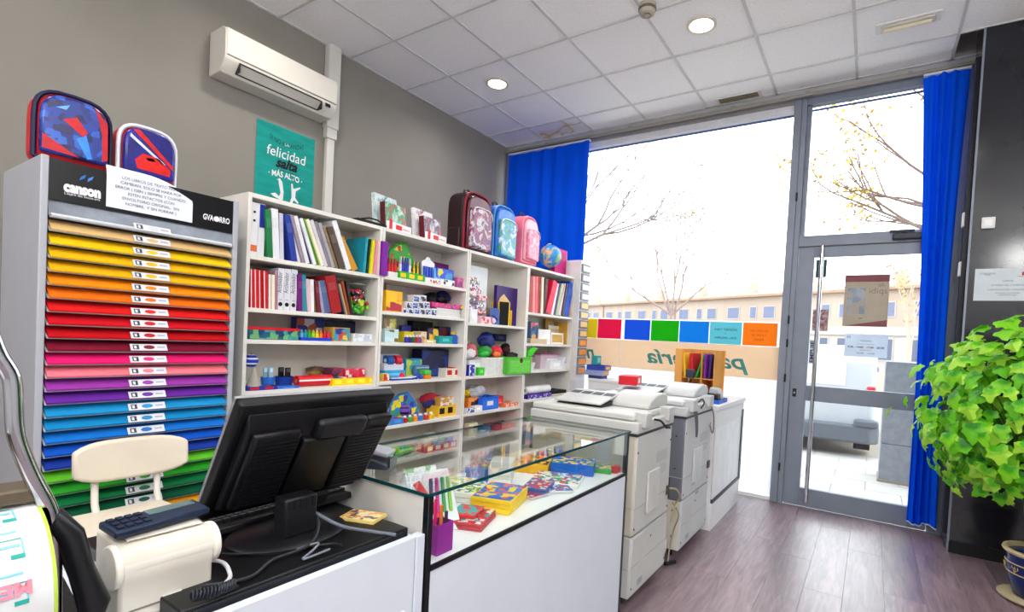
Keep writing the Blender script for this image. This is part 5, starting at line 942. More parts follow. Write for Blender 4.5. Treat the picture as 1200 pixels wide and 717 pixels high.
ca = thing('calculator', 'dark blue calculator lying on the receipt printer', 'calculator', (2.66, -2.243, .935), (.0, .12, .12)); MB().box(-.03, .03, -.078, .082, 0, .014).obj('case', mat((18, 34, 58), .4), ca, bevel=.004); MB().box(-.026, -.004, -.01, .07, .014, .0155).obj('display', mat((90, 110, 110), .2), ca); 
for i in range(12): MB().box(-.024+.017*(i % 3), -.013+.017*(i % 3), -.07+.014*(i//3), -.06+.014*(i//3), .014, .017).obj('key', mat((20, 30, 52), .5), ca)
# telephone handset, coiled cord
ph = thing('telephone', 'black telephone with handset leaning beside the chrome pole', 'telephone', (2.69, -2.41, .7855)); MB().prism([(-.08, 0), (.08, 0), (.08, .03), (-.08, .08)], (0, -.05, 0), PX, PZ, PY*.1).obj('base', BLACKP, ph, bevel=.008)
hp = [(.05, -.01, .2), (.055, .005, .215), (.06, .02, .19), (.065, .035, .13), (.07, .05, .075), (.075, .045, .05)]; MB().tube(hp, [.012, .021, .019, .017, .021, .014], 12).obj('handset', mat((26, 27, 30), .3), ph, smooth=True)
cc = [Vector((2.79, -2.235, .83)), Vector((2.806, -2.2, .832)), Vector((2.8, -2.165, .83))]
co = [];
for k in range(141):
    t = k/140; base = cc[0].lerp(cc[1], t*2) if t < .5 else cc[1].lerp(cc[2], t*2-1); a = t*2*PI*14; co.append(base+Vector((math.cos(a)*.0085, .002*math.sin(a), math.sin(a)*.0085))-cc[0])
tag(MB().tube(co, .0022, 6).obj('coiled_cord', mat((26, 30, 40), .4), None, cc[0], smooth=True), 'dark coiled telephone cord at the front edge of the desk', 'cord')
# ribbon roll and chrome pole
st = thing('paper_roll_dispenser', 'large roll of printed gift paper in a metal holder, lower left foreground', 'paper roll', (2.72, -2.522, .7855)); R0 = .122
MB().cyl((0, -.1, R0+.005), (0, .098, R0+.005), R0, n=48).obj('paper_roll', mat((208, 211, 212), .6, var=.02), st, smooth=True); MB().cyl((0, .0982, R0+.005), (0, .099, R0+.005), .04, n=24).obj('cardboard_core', mat((215, 165, 60), .7), st)
MB().lathe([(R0+.0006, 0), (R0+.0006, .004), (R0-.004, .004)], 48).obj('green_rim', mat((170, 200, 70), .5), st, loc=(0, .098, R0+.005), rot=(PI/2, 0, 0))
MB().box(-.03, .03, -.11, .1, 2*R0+.008, 2*R0+.03).obj('holder_bar', mat((110, 100, 84), .4, .6), st, bevel=.004); MB().box(-.1, .1, -.12, -.106, 0, .3).obj('holder_side', mat((110, 100, 84), .4, .6), st)
tl = mat((30, 150, 140), .6); pk = mat((230, 130, 150), .6); lbm = mat((120, 190, 215), .6)
def onroll(y, a, dy, da, m, nm='print'):
    b = MB(); r = R0+.0007; vs = []
    for k in range(5):
        t = a+da*(k/4-.5)
        for s in (-.5, .5): vs.append((r*math.cos(t), y+dy*s, r*math.sin(t)))
    b.add(vs, [(2*k+1, 2*k, 2*k+2, 2*k+3) for k in range(4)]); return b.obj(nm, m, st, (0, 0, R0+.005))
for i, a in enumerate((.05, .55, 1.05)):
    onroll(.068, a+.2, .002, .2, lbm); onroll(.04, a+.3, .055, .012, tl); onroll(.062, a+.09, .014, .05, tl); onroll(.04, a-.1, .05, .025, lbm); onroll(.045, a+.22, .04, .03, lbm)
for a in (.35,):
    t = a; text(st, 'MERY', .024, (R0*math.cos(t)+.0015*math.cos(t), .073, R0+.005+R0*math.sin(t)+.001), -PY, Vector((math.sin(t), 0, -math.cos(t))), pk, 'LEFT', bold=.001)
pl_ = thing('chrome_pole', 'bent chrome tube standing at the lower left foreground', 'pole', (2.75, -2.405, .7855))
pts = [(0, -.075, .5), (0, -.066, .47), (0, -.053, .44), (0, -.05, .41), (0, -.048, .37), (0, -.043, .34), (0, -.028, .29), (0, -.013, .25), (0, -.006, .22), (0, -.003, .16), (0, 0, .0)]
q = [Vector(p) for p in pts]; o2 = []
for i in range(len(q)-1):
    a, b, c, d = q[max(i-1, 0)], q[i], q[i+1], q[min(i+2, len(q)-1)]
    for k in range(4): t = k/4; o2.append(.5*((2*b)+(c-a)*t+(2*a-5*b+4*c-d)*t*t+(3*b-a-3*c+d)*t**3))
o2.append(q[-1]); MB().tube(o2, .0105, 16).obj('tube', STEEL, pl_, smooth=True); MB().lathe([(.03, 0), (.03, .006), (.014, .01)], 20).obj('foot', STEEL, pl_, smooth=True); MB().cyl((0, -.06, .13), (0, 0, .13), .006).obj('cross_pin', STEEL, pl_)
MB().box(-.006, .006, -.03, -.008, .06, .16).obj('bracket', mat((60, 60, 66), .4, .5), pl_)
# chair
ch = thing('office_chair', 'cream upholstered chair with short backrest behind the desk', 'chair', (1.66, -1.93, .0)); uph = mat((214, 204, 186), .6, var=.06, scale=5)
MB().prism([(-.2, -.15), (.17, -.17), (.22, -.1), (.22, .1), (.17, .17), (-.2, .15)], (0, 0, .56), PX, PY, PZ*.055).obj('seat', uph, ch, bevel=.022, seg=4)
b = MB(); n_ = 14; vs = []
for (dx, zo) in ((-.02, 0), (.018, 0)):
    for i in range(n_+1):
        t = i/n_*2-1; e = (1-abs(t)**4); h1 = .15*(.6+.4*e)
        for z in (-h1*.5, h1*.5): vs.append((dx+.03*t*t, t*.175, z))
F = []
for i in range(n_): a = 2*i; c = 2*(n_+1)+a; F += [(a, a+1, a+3, a+2), (c, c+2, c+3, c+1), (a+1, c+1, c+3, a+3), (a, a+2, c+2, c)]
m_ = 2*(n_+1); F += [(0, m_, m_+1, 1), (2*n_, 2*n_+1, m_+2*n_+1, m_+2*n_)]
b.add(vs, F).obj('backrest', uph, ch, (-.2, .045, .79), (0, -.1, 0), bevel=.012, seg=3)
for y in (-.06, .13): MB().tube([(-.16, y, .58), (-.195, y, .64), (-.205, y, .76)], .011, 10).obj('upright', mat((216, 212, 202), .4), ch, smooth=True)
MB().cyl((0, 0, .56), (0, 0, .12), .028, n=16).obj('column', mat((60, 60, 64), .3, .6), ch, smooth=True)
for k in range(5):
    a = 2*PI*k/5; lg = MB().cyl((0, 0, .13), (.26*math.cos(a), .26*math.sin(a), .075), .022, .014).obj('leg', BLACKP, ch, smooth=True); MB().cyl((.26*math.cos(a)-.01, .26*math.sin(a), .03), (.26*math.cos(a)+.01, .26*math.sin(a), .03), .03, n=14).obj('castor', BLACKP, lg, smooth=True)
# ------------------------------------------------------------------ glass showcase
SX, SY0, SY1, SH, SD = 2.832, -1.705, -.4, .9, .56
sc = thing('glass_showcase', 'white showcase counter with glass top and black corner posts', 'showcase', (SX, SY0, 0)); L_ = SY1-SY0; gb = mat((16, 20, 24), .3)
MB().box(-.018, 0, .018, L_-.018, 0, .69).obj('front_panel', dw, sc, bevel=.001, seg=1); MB().box(-SD, -.018, 0, .016, 0, .7).obj('end_panel', dw, sc); MB().box(-SD, -.018, L_-.016, L_, 0, .7).obj('end_panel', dw, sc); MB().box(-SD, -SD+.016, .016, L_-.016, 0, .7).obj('rear_panel', dw, sc)
MB().box(-SD+.016, -.006, .004, L_-.004, .684, .7).obj('display_deck', mat((232, 234, 238), .4, var=.01), sc)
for y in (0, L_-.018): MB().box(-.018, .002, y, y+.018, 0, SH-.008).obj('corner_post', gb, sc, bevel=.001, seg=1)
MB().box(-.006, .003, .018, L_-.018, .69, .703).obj('front_rail', gb, sc)
MB().box(-.006, 0, .018, L_-.018, .703, SH-.008).obj('front_glass', GLASS, sc); MB().box(-SD, .004, -.004, L_+.004, SH-.008, SH).obj('glass_top', GLASS, sc)
edge = mat((10, 60, 66), .15, var=.1); e_ = MB(); e_.box(.004, .0065, -.0065, L_+.0065, SH-.0085, SH+.0004); e_.box(-SD, .004, -.0065, -.004, SH-.0085, SH+.0004); e_.box(-SD, .004, L_+.004, L_+.0065, SH-.0085, SH+.0004); e_.box(-SD-.0025, -SD, -.0065, L_+.0065, SH-.0085, SH+.0004); e_.obj('glass_edge', edge, sc)
MB().box(-SD, -.018, 0, .006, .7, SH-.008).obj('end_panel', mat((206, 204, 198), .5), sc); MB().box(-SD+.1, -.018, L_-.005, L_-.001, .7, SH-.008).obj('end_glass', GLASS, sc)
MB().box(-SD, -SD+.012, 0, .012, .7, SH-.008).obj('rear_post', gb, sc); MB().box(-SD, -SD+.012, L_-.012, L_, .7, SH-.008).obj('rear_post', gb, sc)
ZD = .7005
def flat(name, label, cat, x, y, w, d, h, rz, cols, n=1, edge_=(230, 228, 220), z=ZD, sc_=14, group=None):
    sc_ = sc_*1.9
    """a pack or a pile of n packs lying on the deck: each layer its own part"""
    o = thing(name, label, cat, (x, y, z), (0, 0, rz), group); rnd = random.Random(int(x*1000+y*77))
    for i in range(n):
        dx, dy = (rnd.uniform(-.006, .006), rnd.uniform(-.006, .006)) if i else (0, 0)
        q = MB().box(-d/2+dx, d/2+dx, -w/2+dy, w/2+dy, h*i+.0003*i, h*(i+1)).obj('pack', mat(edge_, .5), o, bevel=min(.002, h*.2), seg=1)
        if i == n-1: MB().box(-d/2+dx+.003, d/2+dx-.003, -w/2+dy+.003, w/2+dy-.003, h*(i+1), h*(i+1)+.0007).obj('top_print', pm(cols, sc_, .2), q)
    return o
cp_ = thing('scissors_holder', 'purple pen cup with pink scissors in the showcase corner', 'cup', (2.775, -1.6, ZD)); openbox(MB(), .062, .05, .085, .003).obj('cup', mat((150, 20, 150), .4), cp_, (.025, -.031, 0))
for i, (c, yy) in enumerate((((230, 30, 110), -.012), ((240, 120, 40), .006), ((40, 40, 60), .02))): MB().box(-.008+.006*i, -.004+.006*i, yy-.006, yy+.006, .01, .15-.02*i).obj('scissors_blade', mat(c, .4), cp_, bevel=.001, seg=1)
bl = thing('scissors_blister', 'leaning clear blister card with red scissors and coloured pens', 'blister pack', (2.69, -1.5, ZD+.002), (0, -.6, -.35)); MB().box(-.003, 0, -.07, .07, 0, .2).obj('backing_card', mat((225, 228, 232), .5), bl)
MB().prism([(-.062, .16), (-.04, .17), (.03, .012), (.01, .005)], (0, 0, 0), PY, PZ, PX*.006).obj('scissors', mat((220, 30, 40), .35), bl); 
for i, c in enumerate(((60, 30, 100), (190, 40, 140), (40, 150, 80), (130, 190, 60))): MB().cyl((.004, -.02+.022*i, .06), (.004, .0+.02*i, .17), .006, n=8).obj('pen', mat(c, .35), bl, smooth=True)
bl2 = thing('pen_blister', 'clear blister card with green and white pens, behind the red scissors', 'blister pack', (2.56, -1.42, ZD+.002), (0, -.55, -.3)); MB().box(-.003, 0, -.06, .06, 0, .17).obj('backing_card', pm([(230, 232, 230), (70, 160, 70), (230, 232, 232)], 14), bl2); MB().cyl((.004, -.01, .02), (.004, .01, .15), .006, n=8).obj('pen', mat((60, 150, 70), .35), bl2, smooth=True)
flat('blister_stack', 'red clear pack pile nearest the purple cup in the showcase', 'pack', 2.7, -1.37, .15, .12, .012, .35, [(200, 40, 50), (220, 220, 222), (60, 150, 160), (190, 30, 40)], 2, (190, 60, 70))
flat('card_game_pack', 'pale red and teal pack lying on the red clear packs', 'pack', 2.68, -1.37, .1, .085, .012, .35, [(60, 160, 160), (215, 60, 60), (60, 160, 160)], 1, (215, 50, 50), z=ZD+.0255)
flat('puzzle_stack', 'pile of yellow and blue game boxes in the middle of the showcase', 'box', 2.66, -1.17, .2, .15, .017, .3, [(30, 100, 190), (245, 200, 30), (40, 120, 205), (30, 90, 180), (220, 90, 80)], 3, (245, 205, 20), sc_=9)
for i in range(6): 
    o = MB().box(-.045, .045, -.055, .055, 0, .0165).obj('card_carton', mat((222, 222, 218), .5, var=.02), None, (2.5+.004*(i % 2), -.96+.005*(i % 3), ZD+.0168*i), (0, 0, .5), bevel=.001, seg=1); tag(o, f'{["lowest","second","third","fourth","fifth","topmost"][i]} small white carton of the stack inside the showcase', 'box', 'stack of white cartons')
flat('notebook_pile', 'white notebook pile with yellow and green cover, rear left in showcase', 'books', 2.41, -1.2, .22, .17, .012, .25, [(240, 210, 40), (120, 190, 60), (235, 235, 235), (230, 225, 215)], 3, sc_=9)
flat('game_pack', 'red and blue clear pack behind the yellow game boxes', 'pack', 2.67, -.93, .14, .1, .014, .3, [(190, 60, 70), (60, 100, 180), (210, 200, 205), (200, 50, 60)], 2, (60, 90, 160))
flat('activity_book', 'white activity book with colourful cover tilted towards the glass', 'book', 2.66, -.76, .17, .21, .016, .35, [(225, 230, 225), (80, 180, 80), (220, 70, 60), (235, 238, 236), (60, 100, 180)], 1, (235, 235, 232), sc_=12)
flat('plasticine_box', 'blue and yellow box at the right end of the showcase', 'box', 2.63, -.565, .14, .2, .05, .4, [(30, 100, 200), (30, 110, 210), (245, 205, 30), (60, 170, 60)], 1, (30, 100, 190), sc_=11)
flat('crayon_box', 'yellow and black box behind the blue box in the showcase', 'box', 2.47, -.66, .17, .16, .045, .4, [(240, 190, 30), (40, 40, 50), (240, 180, 20), (200, 120, 30)], 1, (225, 170, 30), sc_=10)
flat('puzzle_book', 'flat green and blue book in the right corner of the showcase', 'book', 2.72, -.47, .09, .12, .02, .3, [(70, 170, 60), (40, 100, 190), (230, 210, 60)], 1, (70, 160, 60), sc_=14)
flat('eraser_pack', 'small red pack against the right end of the showcase', 'pack', 2.79, -.44, .045, .03, .03, 0, [(210, 40, 40), (190, 30, 35)], 1, (200, 35, 40))
flat('ruler_box', 'long beige flat box along the rear of the showcase', 'box', 2.36, -.7, .42, .06, .05, .05, [(214, 200, 170), (205, 190, 160)], 1, (205, 190, 160))
flat('sticker_album', 'pale album lying at the rear left of the showcase', 'album', 2.4, -1.47, .2, .14, .012, .2, [(225, 222, 215), (180, 190, 180), (120, 170, 150)], 1)
flat('sticker_pack', 'small red and white pack on the blue boxes of the showcase middle', 'pack', 2.7, -1.0, .1, .07, .01, -.2, [(200, 60, 70), (230, 225, 225), (170, 40, 50), (60, 90, 170)], 1, (200, 190, 190))
flat('crayon_box', 'flat blue crayon box behind the stack of white cartons', 'box', 2.4, -.93, .16, .11, .03, .2, [(50, 110, 190), (240, 210, 60), (60, 160, 80), (220, 60, 60)], 2, (60, 110, 180))
flat('picture_book', 'thin blue picture book between activity book and red blue packs', 'book', 2.72, -.86, .12, .1, .006, .8, [(60, 110, 190), (40, 90, 170), (220, 220, 225), (200, 80, 80)], 2, (225, 225, 225))
flat('craft_kit', 'green yellow craft kit leaning behind the yellow game boxes', 'pack', 2.52, -1.17, .16, .1, .02, .5, [(70, 160, 80), (230, 220, 90), (230, 230, 225), (60, 110, 170)], 2, (220, 222, 215))
flat('sharpener_box', 'dark red and green box in the rear right of the showcase', 'box', 2.46, -.47, .12, .1, .05, .3, [(150, 40, 50), (50, 130, 70), (220, 200, 80), (40, 60, 120)], 1, (130, 50, 50))
# things on the glass top
sp = thing('card_reader', 'grey and black card terminal on the left end of the glass top', 'card terminal', (2.5, -1.64, SH+.0005), (0, 0, .5)); MB().prism([(-.06, 0), (.08, 0), (.08, .02), (.02, .035), (-.06, .06)], (0, -.04, 0), PX, PZ, PY*.08).obj('body', mat((46, 50, 58), .35), sp, bevel=.006)
MB().prism([(-.06, .061), (.075, .036), (.08, .05), (-.05, .078)], (0, -.034, 0), PX, PZ, PY*.068).obj('grey_cover', mat((150, 154, 162), .35), sp, bevel=.005); MB().box(.08, .084, -.03, .03, .006, .034).obj('front_slot', BLACKP, sp)
# ------------------------------------------------------------------ photocopiers
def copier(label, x0, x1, y0, y1, z1, cream, nearc, seed):
    o = thing('photocopier', label, 'photocopier', (x1, y0, 0)); w = y1-y0; d = x1-x0; cm = mat(cream, .45, var=.03, scale=3); dm = mat(tuple(int(c*.86) for c in cream), .5); dkm = mat((52, 54, 60), .5); nm = mat(nearc, .45, var=.05, scale=3)
    zb = z1-.19
    MB().box(-d, 0, .0, w, .055, .36).obj('lower_cabinet', cm, o, bevel=.006); MB().box(-d, -.002, .002, w-.002, .364, zb).obj('body', nm, o, bevel=.008)
    MB().box(-.012, .003, .012, w-.012, .37, zb-.006).obj('rear_cover', cm, o, bevel=.004); MB().box(-.004, .004, .012, w-.012, .07, .35).obj('lower_rear_cover', cm, o, bevel=.003)
    MB().box(-d-.01, .008, -.006, w+.006, zb+.002, zb+.062).obj('scanner_unit', cm, o, bevel=.01, seg=3); MB().box(-d-.006, .004, -.002, w+.002, zb-.01, zb+.004).obj('scanner_gap', dkm, o)
    lid = MB().box(-d, -.02, .0, w*.98, zb+.064, zb+.098).obj('lid', mat(tuple(min(255, int(c*1.05)) for c in cream), .4), o, bevel=.01, seg=3)
    prof_ = [(0, 0), (w*.56, 0), (w*.56, .052), (w*.5, .072), (w*.38, .08), (w*.2, .07), (w*.06, .045), (0, .02)]
    MB().prism(prof_, (-d*.42, w*.42, zb+.098), PY, PZ, PX*(d*.42-.03)).obj('document_feeder', cm, o, bevel=.01, seg=3)
    MB().prism([(0, .006), (w*.5, .05), (w*.49, .058), (0, .016)], (-d*.84, w*.12, zb+.106), PY, PZ, PX*d*.46).obj('feed_tray', mat(tuple(int(c*.98) for c in cream), .4), o, bevel=.003)
    for i in range(4): MB().prism([(w*.3, .0375), (w*.4, .0465), (w*.4, .048), (w*.3, .039)], (-d*(.82-.112*i), w*.12, zb+.111), PY, PZ, PX*d*.092).obj('tray_slot', dkm, o)
    MB().prism([(w*.04, 0), (w*.46, 0), (w*.46, .038), (w*.04, .004)], (-d*.83, w*.13, zb+.0985), PY, PZ, PX*d*.44).obj('feeder_shade', dkm, o)  # dark wedge coloured as the shadow under the feed tray
    for y in (w*.07, w*.72): MB().box(-.04, .03, y, y+w*.16, zb+.03, zb+.105).obj('lid_hinge', mat(tuple(int(c*.96) for c in cream), .4), o, bevel=.006)
    MB().box(.003, .016, w*.3, w*.62, .44, .66).obj('raised_panel', mat(tuple(min(255, int(c*1.03)) for c in cream), .4), o, bevel=.012, seg=3)
    for (a, b, z, n) in ((.55, .85, .74, 6), (.55, .85, .66, 5)):
        for i in range(n): MB().box(.003, .0045, w*a, w*b, z-.01*i, z-.004-.01*i).obj('vent_slit', dm, o)
    for z in (.5, .365, .21): MB().box(.002, .0052, .01, w-.01, z-.0015, z+.0015).obj('panel_seam', dm, o)
    for i, (a, z) in enumerate(((.04, .78), (.95, .78), (.04, .4), (.95, .4), (.5, .3), (.05, .1), (.95, .1))): MB().cyl((.003, w*a, z), (.0055, w*a, z), .006, n=10).obj('screw', dkm, o)
    MB().box(.004, .0052, w*.2, w*.36, .16, .3).obj('rating_label', mat((190, 190, 188), .6), o); MB().box(.004, .0054, w*.2, w*.32, .09, .12).obj('warning_label', mat((150, 155, 165), .6), o)
    # near side details
    MB().box(-.1, -.075, -.002, .003, .37, .5).obj('side_grip', dkm, o); 
    for z in (.505, .362, .2): MB().box(-d*.98, -.004, -.0022, .002, z-.0015, z+.0015).obj('panel_seam', dm, o)
    for z in (.3, .14, .56, .76): MB().cyl((-.05, -.003, z), (-.05, .001, z), .006, n=10).obj('screw', dkm, o)
    for x in (-.06, -d+.06):
        for y in (.06, w-.06): q = MB().cyl((x-.012, y, .026), (x+.012, y, .026), .026, n=14).obj('castor', BLACKP, o, smooth=True); MB().box(x-.016, x+.016, y-.01, y+.02, .03, .056).obj('fork', dkm, q)
    MB().box(.0035, .012, w*.9, w*.98, .47, .52).obj('cable_socket', mat((70, 62, 50), .6), o)
    return o
c1 = copier('cream photocopier beside the glass showcase, seen from its back', 2.22, 2.84, -.325, .2, 1.06, (186, 187, 184), (190, 184, 170), 1)
c2 = copier('second photocopier with dark grey flank, behind the first copier', 2.24, 2.85, .42, 1.02, 1.07, (188, 190, 192), (104, 107, 118), 2)
for z, w_, h_ in ((.66, .05, .05), (.5, .05, .06), (.74, .03, .03), (.42, .06, .05)): MB().box(-.16, -.16+w_, -.0035, .001, z, z+h_).obj('side_port', mat((60, 62, 72), .5), c2)
MB().box(-.6, -.01, -.003, .002, .06, .36).obj('cream_lower_side', mat((205, 200, 186), .5), c2)
for (y, z) in ((.28, .52), (.2, .42), (.3, .34)): MB().box(.003, .005, y, y+.06, z, z+.035).obj('socket_panel', mat((150, 152, 156), .5), c2)
tagc = thing('power_cable', 'yellowed power cable hanging between the two photocopiers', 'cable', (2.83, .2, 0))
def tub(pts, r, rgb, par, name='cord', n=8):
    P = [Vector(p) for p in pts]; out = []
    for i in range(len(P)-1):
        a, b, c, d = P[max(i-1, 0)], P[i], P[i+1], P[min(i+2, len(P)-1)]
        for k in range(5): t = k/5; out.append(.5*((2*b)+(c-a)*t+(2*a-5*b+4*c-d)*t*t+(3*b-a-3*c+d)*t**3))
    out.append(P[-1]); return MB().tube(out, r, n).obj(name, mat(rgb, .5), par, smooth=True)
tub([(.02, -.02, .5), (.05, .02, .49), (.06, .06, .44), (.03, .08, .38), (.02, .05, .28)], .006, (150, 138, 110), tagc); tub([(.0, .12, .38), (.03, .16, .3), (.0, .18, .2), (-.01, .15, .1), (.0, .1, .03)], .0045, (140, 132, 112), tagc); MB().box(.0, .003, .11, .15, .05, .12).obj('paper_tag', WHITE, tagc, rot=(.3, 0, .2)); MB().cyl((-.02, .1, .012), (.02, .17, .012), .012).obj('plug', BLACKP, tagc)
tagc = thing('signal_cable', 'looped grey cables on the back of the second photocopier', 'cable', (2.862, .5, 0)); tub([(0, 0, .93), (.02, .0, .9), (.025, .03, .8), (.02, .06, .75), (.02, .07, .8), (.01, .07, .9), (0, .03, .94)], .006, (96, 92, 96), tagc); tub([(0, .12, .96), (.02, .14, .98), (.02, .19, .95), (.01, .16, .92)], .005, (60, 60, 66), tagc); tub([(0, .42, .93), (.02, .45, .85), (.02, .47, .74), (.02, .43, .73), (.01, .41, .78)], .005, (120, 118, 112), tagc)
tagc = thing('lid_cable', 'short black lead at the lid hinge of the first photocopier', 'cable', (2.858, -.14, 0)); tub([(.0, 0, .93), (.02, .04, .92), (.03, .1, .88), (.03, .13, .885)], .006, (36, 36, 40), tagc)
MB().prism([(0, 0), (.05, -.018), (.052, -.008), (.004, .01)], (.028, .09, .888), PY, PZ, PX*.012).obj('connector', mat((50, 50, 56), .5), tagc)
# things on the copiers
o = thing('carton', 'red carton with white label lying on the second photocopier', 'box', (2.42, .55, 1.0385), (0, 0, .2)); MB().box(-.06, .06, -.09, .09, 0, .06).obj('body', mat((210, 30, 45), .5), o, bevel=.002); MB().box(.06, .0608, -.03, .03, .012, .048).obj('white_label', WHITE, o)
# ------------------------------------------------------------------ far white counter
fc = thing('display_counter', 'white display counter with glass front below the shop window', 'counter', (2.88, 1.06, 0)); FL = .9; wc = mat((224, 224, 226), .4, var=.02)
MB().box(-.5, .012, -.006, FL+.01, .865, .9).obj('counter_top', wc, fc, bevel=.003); MB().box(-.48, -.002, 0, FL, 0, .2).obj('plinth', wc, fc, bevel=.002); MB().box(-.48, -.0, 0, FL, .74, .865).obj('upper_rail', wc, fc)
MB().box(-.48, -.46, .02, FL-.02, .2, .74).obj('back_panel', wc, fc); MB().box(-.46, -.06, .02, FL-.02, .2, .212).obj('inner_shelf', wc, fc)
for y in (0, FL-.02): MB().box(-.48, -.012, y, y+.02, .2, .74).obj('end_panel', wc, fc)
MB().box(-.012, .004, FL-.055, FL, .2, .8).obj('dark_post', mat((40, 46, 56), .4), fc); MB().box(-.012, .004, 0, FL-.03, .2, .228).obj('dark_rail', mat((58, 64, 76), .4), fc); MB().box(-.008, -.003, 0, FL-.03, .228, .74).obj('white_front_panel', mat((230, 232, 235), .35), fc)
bn = thing('stapler_tray', 'blue tray with black machines at the right end of the counter', 'tray', (2.79, 1.3, .9005)); openbox(MB(), .26, .14, .03, .003).obj('tray', mat((30, 90, 190), .4), bn, (.07, -.13, 0)); MB().box(-.05, .05, -.1, .0, .004, .07).obj('black_machine', BLACKP, bn, bevel=.01); MB().prism([(-.06, .02), (.05, .02), (.03, .1), (-.04, .11)], (0, .02, 0), PX, PZ, PY*.09).obj('grey_cover', mat((180, 186, 192), .4), bn, bevel=.01)
# cardboard rack with coloured folders
wr = thing('folder_rack', 'cardboard rack of coloured folders standing on the white counter', 'rack', (2.62, 1.62, .9005), (0, 0, -.12)); cdm = mat((214, 150, 70), .7, var=.08, scale=5)
RH = .39
MB().box(-.15, .13, .1, .106, 0, RH).obj('back_panel', cdm, wr)
MB().box(-.156, -.15, -.1, .1, 0, RH).obj('side_panel', cdm, wr); MB().box(.115, .121, -.1, .1, 0, RH).obj('side_panel', cdm, wr); MB().box(-.15, .115, -.1, .1, 0, .008).obj('base', cdm, wr); MB().box(-.15, .115, -.1, .1, .15, .157).obj('middle_shelf', cdm, wr); MB().box(.01, .016, -.1, .1, 0, RH*.95).obj('divider', cdm, wr); MB().box(-.215, -.156, -.105, -.095, 0, RH).obj('front_flap', mat((222, 160, 84), .6, var=.05), wr)
fc_ = [((235, 190, 40), 'yellow', -.128, .12), ((190, 30, 40), 'red', -.098, -.05), ((200, 40, 50), 'crimson', -.07, .04), ((30, 150, 60), 'green', -.035, -.3), ((120, 40, 150), 'violet', .04, .02), ((60, 40, 110), 'indigo', .075, -.04)]
for c, n_, x, ti in fc_:
    o = MB().box(-.008, .008, -.09, .08, 0, .2).obj('folder', mat(c, .5), None, Vector(wr.location)+Vector((x, .0-.12*x, .1585)), (0, -ti, -.12), bevel=.002, seg=1); tag(o, f'{n_} folder standing in the cardboard rack on the counter', 'folder', 'folders in the cardboard rack')
o = thing('phone_holder', 'dark gadget on a silver stem in front of the cardboard rack', 'gadget', (2.53, 1.42, .9005)); MB().cyl((0, 0, 0), (.0, 0, .01), .04, n=20).obj('foot', BLACKP, o, smooth=True); MB().cyl((0, 0, .01), (.03, 0, .17), .006).obj('stem', STEEL, o, smooth=True); MB().box(.0, .07, -.02, .02, .16, .23).obj('head', mat((50, 54, 66), .4), o, bevel=.01)
# small goods near the window
for i, (x, y, z, w, d, h, c, lab) in enumerate(((1.42, 1.95, 0.0, .2, .3, 1.0, (208, 206, 204), ''),)): 
    o = thing('side_cabinet', 'white low cabinet between the drawer tower and the counter', 'cabinet', (1.62, 1.9, 0)); MB().box(-.18, .35, -.08, .22, 0, .92).obj('body', wc, o, bevel=.003); MB().box(-.185, .36, -.085, .225, .92, .945).obj('top', wc, o, bevel=.003); MB().box(-.1, .3, -.083, -.08, .08, .86).obj('door', mat((214, 214, 216), .4), o)
o = thing('parts_bin', 'stack of blue and clear parts bins beside the drawer tower', 'bin', (1.47, 1.93, .9455))
MB().box(-.06, .08, -.06, .08, 0, .03).obj('base_pack', mat((60, 60, 120), .5), o)
for i, (dx, c) in enumerate(((0, (150, 160, 200)), (.02, (50, 70, 170)))): q = openbox(MB(), .15, .2, .05, .004).obj('bin', mat(c, .3), o, (.1+dx, -.07, .031+.052*i)); MB().box(.0005, .003, .03, .12, .01, .04).obj('bin_label', mat((236, 170, 70), .5), q)
o = thing('carton', 'small teal box on top of the parts bins by the window', 'box', (1.45, 1.95, 1.079)); MB().box(-.03, .03, -.05, .05, 0, .09).obj('body', mat((40, 150, 150), .5), o, bevel=.002); MB().box(.03, .0306, -.03, .03, .02, .07).obj('front_label', mat((120, 200, 195), .5), o)
# ------------------------------------------------------------------ potted plant
pt = thing('potted_ivy', 'large bright green variegated ivy in a dark blue glazed pot', 'plant', (4.62, 1.2, 0))
gz = mat((22, 40, 96), .12, var=.2, scale=6); gold = mat((190, 160, 100), .4)
MB().lathe([(.14, 0), (.165, .012), (.168, .02), (.15, .022)], 36).obj('saucer', mat((176, 160, 128), .4), pt, smooth=True)
MB().lathe([(.085, .02), (.1, .03), (.128, .12), (.14, .2), (.137, .235), (.15, .262)], 40).obj('pot', gz, pt, smooth=True)
MB().lathe([(.15, .26), (.158, .272), (.155, .284), (.14, .284), (.134, .262), (.13, .24), (.001, .238)], 40).obj('rim', mat((196, 176, 134), .35, var=.1), pt, smooth=True)
for z, r in ((.15, .1335), (.205, .141)): MB().lathe([(r, z), (r+.002, z+.003), (r, z+.006)], 40).obj('gold_band', gold, pt, smooth=True)
for k in range(10):
    a = 2*PI*k/10; n_ = Vector((math.cos(a), math.sin(a), 0)); t_ = Vector((-math.sin(a), math.cos(a), 0)); c_ = n_*.1425+Vector((0, 0, .181))
    for s in (-1, 0, 1): MB().tube([c_-Vector((0, 0, .018))+t_*.0, c_+t_*(.012*s+.006), c_+Vector((0, 0, .014))+t_*.016*s, c_+Vector((0, 0, .0))+t_*.02*s], .0016, 5).obj('gold_motif', gold, pt)
MB().lathe([(.131, .245), (.1, .255), (.001, .26)], 24).obj('pebbles', mat((200, 204, 206), .8, var=.3, scale=70, bump=.6), pt)
